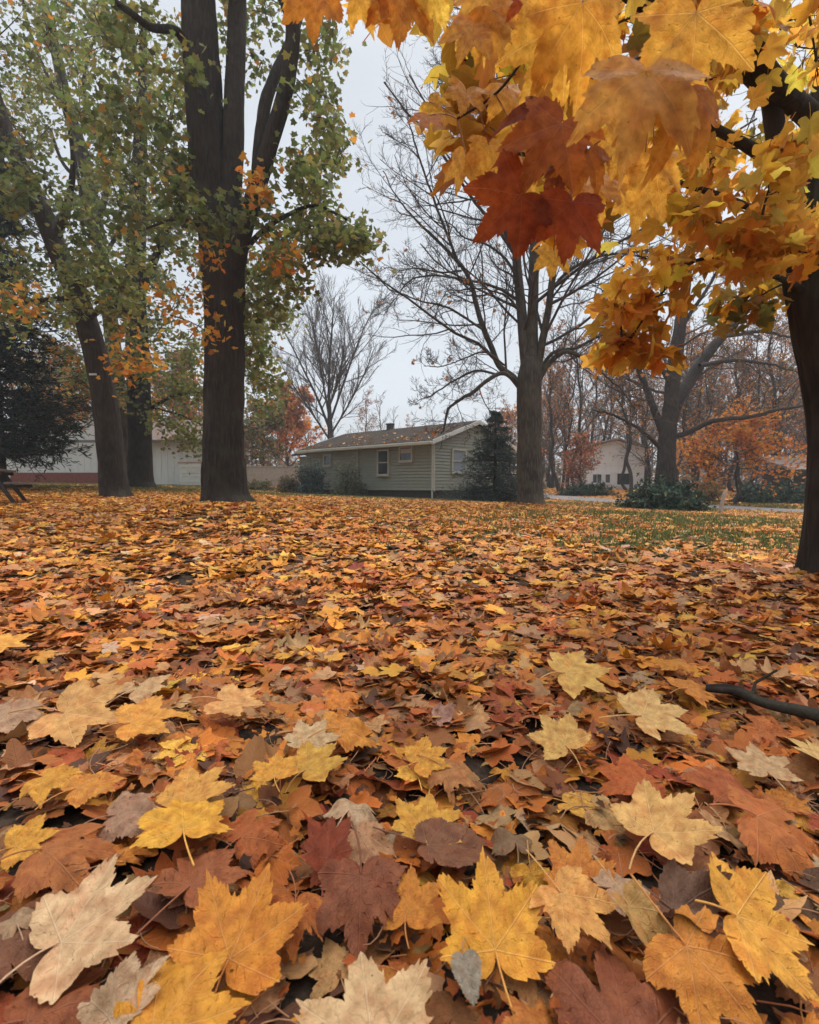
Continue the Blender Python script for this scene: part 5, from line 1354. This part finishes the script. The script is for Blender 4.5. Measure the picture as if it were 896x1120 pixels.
# shed door
d0, d1 = (198 - 448) / F * Yl - x0, (221 - 448) / F * Yl - x0
M['door'] = plain('pale_door_paint', (.55, .55, .50), .6, .08, 4, dirt=(.36, .33, .28))
zd1 = CAMH + (530 - 507) / F * Yl - zl
door = MB().box((d0, -.1, -.1), (d1 - d0, 0, 0), (0, .08, 0), (0, 0, zd1 + .1)).build('door', M['door'], lb_)
mb = MB()
for xx in (d0 + .12, (d0 + d1) / 2 + .06):
    for z_ in (.12, .68):
        wv = (d1 - d0) / 2 - .2
        mb.box((xx, -.125, z_), (wv, 0, 0), (0, .02, 0), (0, 0, .04)); mb.box((xx, -.125, z_ + .38), (wv, 0, 0), (0, .02, 0), (0, 0, .04))
        mb.box((xx, -.125, z_ + .04), (.04, 0, 0), (0, .02, 0), (0, 0, .34)); mb.box((xx + wv - .04, -.125, z_ + .04), (.04, 0, 0), (0, .02, 0), (0, 0, .34))
mb.build('door_panel', M['door'], door)
MB().box(((d0 + d1) / 2 - .06, -.15, .6), (.05, 0, 0), (0, .05, 0), (0, 0, .12)).build('handle', plain('handle_metal', (.1, .1, .1), .4, .1, metallic=.8), door)
MB().box((d0 - .1, -.12, zd1), (d1 - d0 + .2, 0, 0), (0, .1, 0), (0, 0, .09)).build('door_trim', plain('rusty_trim', (.34, .22, .16), .8, .2), lb_)
mb = MB().box(((166 - 448) / F * Yl - x0, -.07, -.1), (.09, 0, 0), (0, .06, 0), (0, 0, top)); mb.build('downspout', plain('grey_downspout', (.2, .2, .19), .6, .1), lb_)

# beige fence between building and house
fx0, fx1 = (258 - 448) / F * 34, (328 - 448) / F * 34
fn = thing('board_fence', 'low beige board fence between the thick maple and the house', 'fence'); zf = gz((fx0 + fx1) / 2, 34); fn.location = (fx0, 34, zf)
M['fence'] = plain('weathered_beige_boards', (.36, .31, .26), .85, .18, 6, dirt=(.22, .18, .15))
fh = CAMH + (530 - 511) / F * 34 - zf
mb = MB(); x = 0
while x < fx1 - fx0: mb.box((x, 0, -.2), (.145, 0, 0), (0, .025, 0), (0, 0, fh + .2 + rng.uniform(-.015, .015))); x += .15
mb.build('boards', M['fence'], fn)
for x in np.linspace(0, fx1 - fx0 - .1, 3): MB().box((x, .05, -.3), (.1, 0, 0), (0, .1, 0), (0, 0, fh + .33)).build('post', M['fence'], fn)
MB().box((0, -.03, fh + .005), (fx1 - fx0, 0, 0), (0, .12, 0), (0, 0, .04)).build('cap_rail', M['fence'], fn)

# ------------------------------------------------------------------ white house at the right
wh = thing('white_house', 'white two storey house with a brown roof seen through the bare wood', 'house')
Yw = 46.; wx0, wx1 = (642 - 448) / F * Yw, (704 - 448) / F * Yw; zw = gz(wx0, Yw); wh.location = (wx0, Yw, zw)
M['whitewall'] = plain('white_house_siding', (.66, .67, .67), .65, .08, 3, dirt=(.33, .33, .31), stretch=(1, 1, 6))
w_ = wx1 - wx0; h0 = CAMH + (530 - 490) / F * Yw - zw; hp = CAMH + (530 - 482) / F * Yw - zw
V = [(0, 0, -.4), (w_, 0, -.4), (w_, 0, h0), (w_ / 2, 0, hp), (0, 0, h0), (0, 8, -.4), (w_, 8, -.4), (w_, 8, h0), (w_ / 2, 8, hp), (0, 8, h0)]
MB().add(V, [np.array([[0, 1, 2, 3, 4], [9, 8, 7, 6, 5]]), np.array([[1, 6, 7, 2], [5, 0, 4, 9]])]).build('wall', M['whitewall'], wh)
mb = MB()
for xa, xb_ in ((-.4, w_ / 2), (w_ + .4, w_ / 2)):
    sl = (hp - h0) / (w_ / 2)
    za = h0 - .4 * sl
    V = [(xa, -.35, za + .03), (xb_, -.35, hp + .03), (xb_, 8.3, hp + .03), (xa, 8.3, za + .03)]; V += [(a, b, c + .16) for a, b, c in V]
    mb.add(V, [np.array([[4, 5, 6, 7], [0, 3, 2, 1], [0, 1, 5, 4], [1, 2, 6, 5], [2, 3, 7, 6], [3, 0, 4, 7]])])
mb.build('roof', M['brownroof'], wh)
for px, pa, pb, ww in ((650, 519, 528, .35), (655, 519, 528, .35), (664, 519, 528, .4), (681, 518, 530, 1.1)):
    xc = (px - 448) / F * Yw - wx0
    window(np.array([1., 0, 0]), np.array([0, -1., 0]), xc, ww, CAMH + (530 - pb) / F * Yw - zw, CAMH + (530 - pa) / F * Yw - zw, sash=False, parent=wh, base=0., org=np.array([0, 0, 0.]), frame=M['whitewall'])

# porch / shed at right edge
sh_ = thing('porch_shed', 'dark open porch with a pale roof edge at the right edge beyond the road', 'shed')
Ys = 31.; sx0 = (862 - 448) / F * Ys; zs = gz(sx0 + 2, Ys); sh_.location = (sx0, Ys, zs)
htop = CAMH + (530 - 513) / F * Ys - zs
MB().box((0, 2.2, -.3), (4.2, 0, 0), (0, .15, 0), (0, 0, htop + .3)).build('wall', plain('dark_shed_boards', (.05, .05, .048), .9, .25, 6, stretch=(6, 1, 1)), sh_)
V = [(-.4, -.4, htop), (4.6, -.4, htop), (4.6, 3, htop + .8), (-.4, 3, htop + .8)]; V += [(a, b, c + .12) for a, b, c in V]
MB().add(V, [np.array([[4, 5, 6, 7], [0, 3, 2, 1], [0, 1, 5, 4], [1, 2, 6, 5], [2, 3, 7, 6], [3, 0, 4, 7]])]).build('roof', M['brownroof'], sh_)
MB().box((-.42, -.46, htop - .02), (5.04, 0, 0), (0, .05, 0), (0, 0, .2)).build('roof_edge', M['fascia'], sh_)
for xx in (.1, 1.6, 3.2): MB().box((xx, -.1, -.3), (.1, 0, 0), (0, .1, 0), (0, 0, htop + .3)).build('post', M['trim'], sh_)

# ------------------------------------------------------------------ leaning wooden stake
g = P(787, 563, 17); zz = gz(g[0], g[1])
stake = thing('wooden_stake', 'leaning weathered wooden stake beside the rhododendron', 'stake'); stake.location = (g[0], g[1], zz)
tl = P(793, 538, 17) - np.array([g[0], g[1], zz])
v, q = bark_tube(smooth_path([(0, 0, -.1, .062), (tl[0] * .5, 0, tl[2] * .5, .06), (tl[0], 0, tl[2], .052), (tl[0] * 1.02, 0, tl[2] * 1.02, .005)], 30), 14, .006, None, 6, 4)
mesh('post', v, q, plain('weathered_grey_wood', (.30, .26, .22), .85, .25, 9, .3, stretch=(3, 3, .6)), stake)

# ------------------------------------------------------------------ picnic table at left edge
M['table'] = plain('dark_weathered_table_wood', (.05, .042, .04), .8, .35, 9, .3, stretch=(4, .6, 4))
M['tabletop'] = plain('greyed_table_top', (.13, .10, .085), .8, .3, 9, .3, stretch=(4, .6, 4))
pb_ = thing('picnic_table', 'dark weathered picnic table cut off by the left edge', 'table')
g = P(-14, 551, 10.8); zz = gz(g[0], g[1]); pb_.location = (g[0], g[1], zz); pb_.rotation_euler = (0, 0, math.radians(28))
mb = MB()
for i in range(5): mb.box((-.37 + i * .15, -.9, .70), (.14, 0, 0), (0, 1.8, 0), (0, 0, .045))
bevel(mb.build('table_top', M['tabletop'], pb_), .006)
for s in (-1, 1):
    mb = MB()
    for i in range(2): mb.box((s * .58 - .13 + i * .14 , -.9, .43), (.125, 0, 0), (0, 1.8, 0), (0, 0, .045))
    bevel(mb.build('bench', M['tabletop'], pb_), .006)
for yy in (-.62, .58):
    for s in (-1, 1):
        bevel(MB().box((s * .18 - .045, yy, .69), (.09, 0, 0), (0, .04, 0), (s * .42, 0, -.70)).build('leg', M['table'], pb_), .005)
    bevel(MB().box((-.7, yy + .045, .355), (1.4, 0, 0), (0, .04, 0), (0, 0, .07)).build('bench_support', M['table'], pb_), .005)
    bevel(MB().box((-.36, yy + .045, .625), (.72, 0, 0), (0, .04, 0), (0, 0, .07)).build('cleat', M['table'], pb_), .005)

# ------------------------------------------------------------------ grass
n_ = 300000
y = np.sqrt(rng.uniform(4.2 ** 2, 33 ** 2, n_)); x = rng.uniform(-1, 1, n_) * (y * .86 + .5)
gmk = grass_mask(x, y)
keep = (rng.random(n_) < gmk * 1.2) & (road_dist(x, y) > 1.8)
x, y = x[keep], y[keep]; z = ground(x, y); n_ = len(x)
a = rng.random(n_) * 6.283; h = rng.uniform(.05, .12, n_); w = h * .10 + .004 * y / 12
d = np.stack([np.cos(a), np.sin(a), 0 * a], 1); ln = rng.normal(0, .5, (n_, 2)) * h[:, None]
b = np.stack([x, y, z], 1)
V = np.stack([b - d * w[:, None], b + d * w[:, None], b + np.stack([ln[:, 0], ln[:, 1], h], 1)], 1).reshape(-1, 3)
GRS = [((.12, .135, .04), 45), ((.085, .105, .032), 30), ((.20, .18, .065), 25)]
cc = np.repeat(pick(GRS, n_, .2), 3, axis=0)
tag(mesh('grass', V, np.arange(n_ * 3).reshape(-1, 3), M['grass'], col=cc, smooth=False), 'short green grass showing through thin leaf cover', 'grass', kind='stuff')

# ------------------------------------------------------------------ haze
HAZE = .0014
m, nt = new_mat('morning_haze')
pv = nt.nodes.new('ShaderNodeVolumePrincipled'); pv.inputs['Color'].default_value = (.86, .89, .92, 1); pv.inputs['Density'].default_value = HAZE; pv.inputs['Anisotropy'].default_value = .2
o_ = nt.nodes.new('ShaderNodeOutputMaterial'); nt.links.new(pv.outputs[0], o_.inputs['Volume'])
hz = MB().box((-330, -130, -5), (660, 0, 0), (0, 560, 0), (0, 0, 40)).build('haze', m)
tag(hz, 'thin pale autumn haze filling the air', 'haze', kind='stuff')

# ------------------------------------------------------------------ world, sun, camera
SUN_EL, SUN_AZ = math.radians(62), math.radians(35)      # azimuth clockwise from +Y (in front, to the right)
w = bpy.data.worlds.new('World'); SC.world = w; w.use_nodes = True
nt = w.node_tree; nt.nodes.clear(); n = N(nt)
sky = n('ShaderNodeTexSky', sky_type='NISHITA', sun_disc=False, sun_elevation=SUN_EL, sun_rotation=SUN_AZ, dust_density=4.0, air_density=1.0)
tc = n('ShaderNodeTexCoord').outputs['Generated']
sep = n('ShaderNodeSeparateXYZ', {0: tc})
cie = n('ShaderNodeMapRange', {0: sep.outputs[2], 1: .62, 2: 1.0, 3: 4.8, 4: 25.0}, interpolation_type='SMOOTHSTEP').outputs[0]
cl = n('ShaderNodeTexNoise', {'Vector': n('ShaderNodeMapping', {'Vector': tc, 'Scale': (1, 1, 2.5)}).outputs[0], 'Scale': 1.6, 'Detail': 5.0, 'Roughness': .55})
clm = n('ShaderNodeMapRange', {0: cl.outputs[0], 1: .3, 2: .7, 3: .88, 4: 1.1}).outputs[0]
grey = n('ShaderNodeVectorMath', {0: (.93, .99, 1.055), 'Scale': n.math('MULTIPLY', cie, clm)}, operation='SCALE').outputs[0]
cm = n.mix(.88, sky.outputs[0], grey)
bg = n('ShaderNodeBackground', {'Color': cm, 'Strength': .1})
wo = nt.nodes.new('ShaderNodeOutputWorld'); nt.links.new(bg.outputs[0], wo.inputs[0])
sl = bpy.data.lights.new('sun', 'SUN'); sl.energy = 1.5; sl.angle = math.radians(25); sl.color = (1, .95, .88)
so = bpy.data.objects.new('sun', sl); COL.objects.link(so)
sd = Vector((math.sin(SUN_AZ) * math.cos(SUN_EL), math.cos(SUN_AZ) * math.cos(SUN_EL), math.sin(SUN_EL)))
so.rotation_euler = sd.to_track_quat('Z', 'Y').to_euler()

cam = bpy.data.cameras.new('camera'); co = bpy.data.objects.new('camera', cam); COL.objects.link(co)
cam.sensor_fit = 'VERTICAL'; cam.sensor_height = 36; cam.lens = 36 * F / 1120; cam.clip_end = 2000; cam.clip_start = .02
co.location = (0, 0, CAMH); co.rotation_euler = (math.pi / 2 - PITCH, 0, 0)
cam.dof.use_dof = True; cam.dof.focus_distance = 2.6; cam.dof.aperture_fstop = 6.3
SC.camera = co
for o in SC.objects:
    if o.name.split('.')[0] == 'twigs': o['kind'] = 'stuff'      # far more than a hundred twigs on each tree
SC.view_settings.view_transform = 'Standard'; SC.view_settings.look = 'None'; SC.view_settings.gamma = 1; SC.view_settings.exposure = 0.75
SC.cycles.use_denoising = True
SC.cycles.max_bounces = 8; SC.cycles.diffuse_bounces = 5; SC.cycles.transmission_bounces = 5; SC.cycles.glossy_bounces = 2
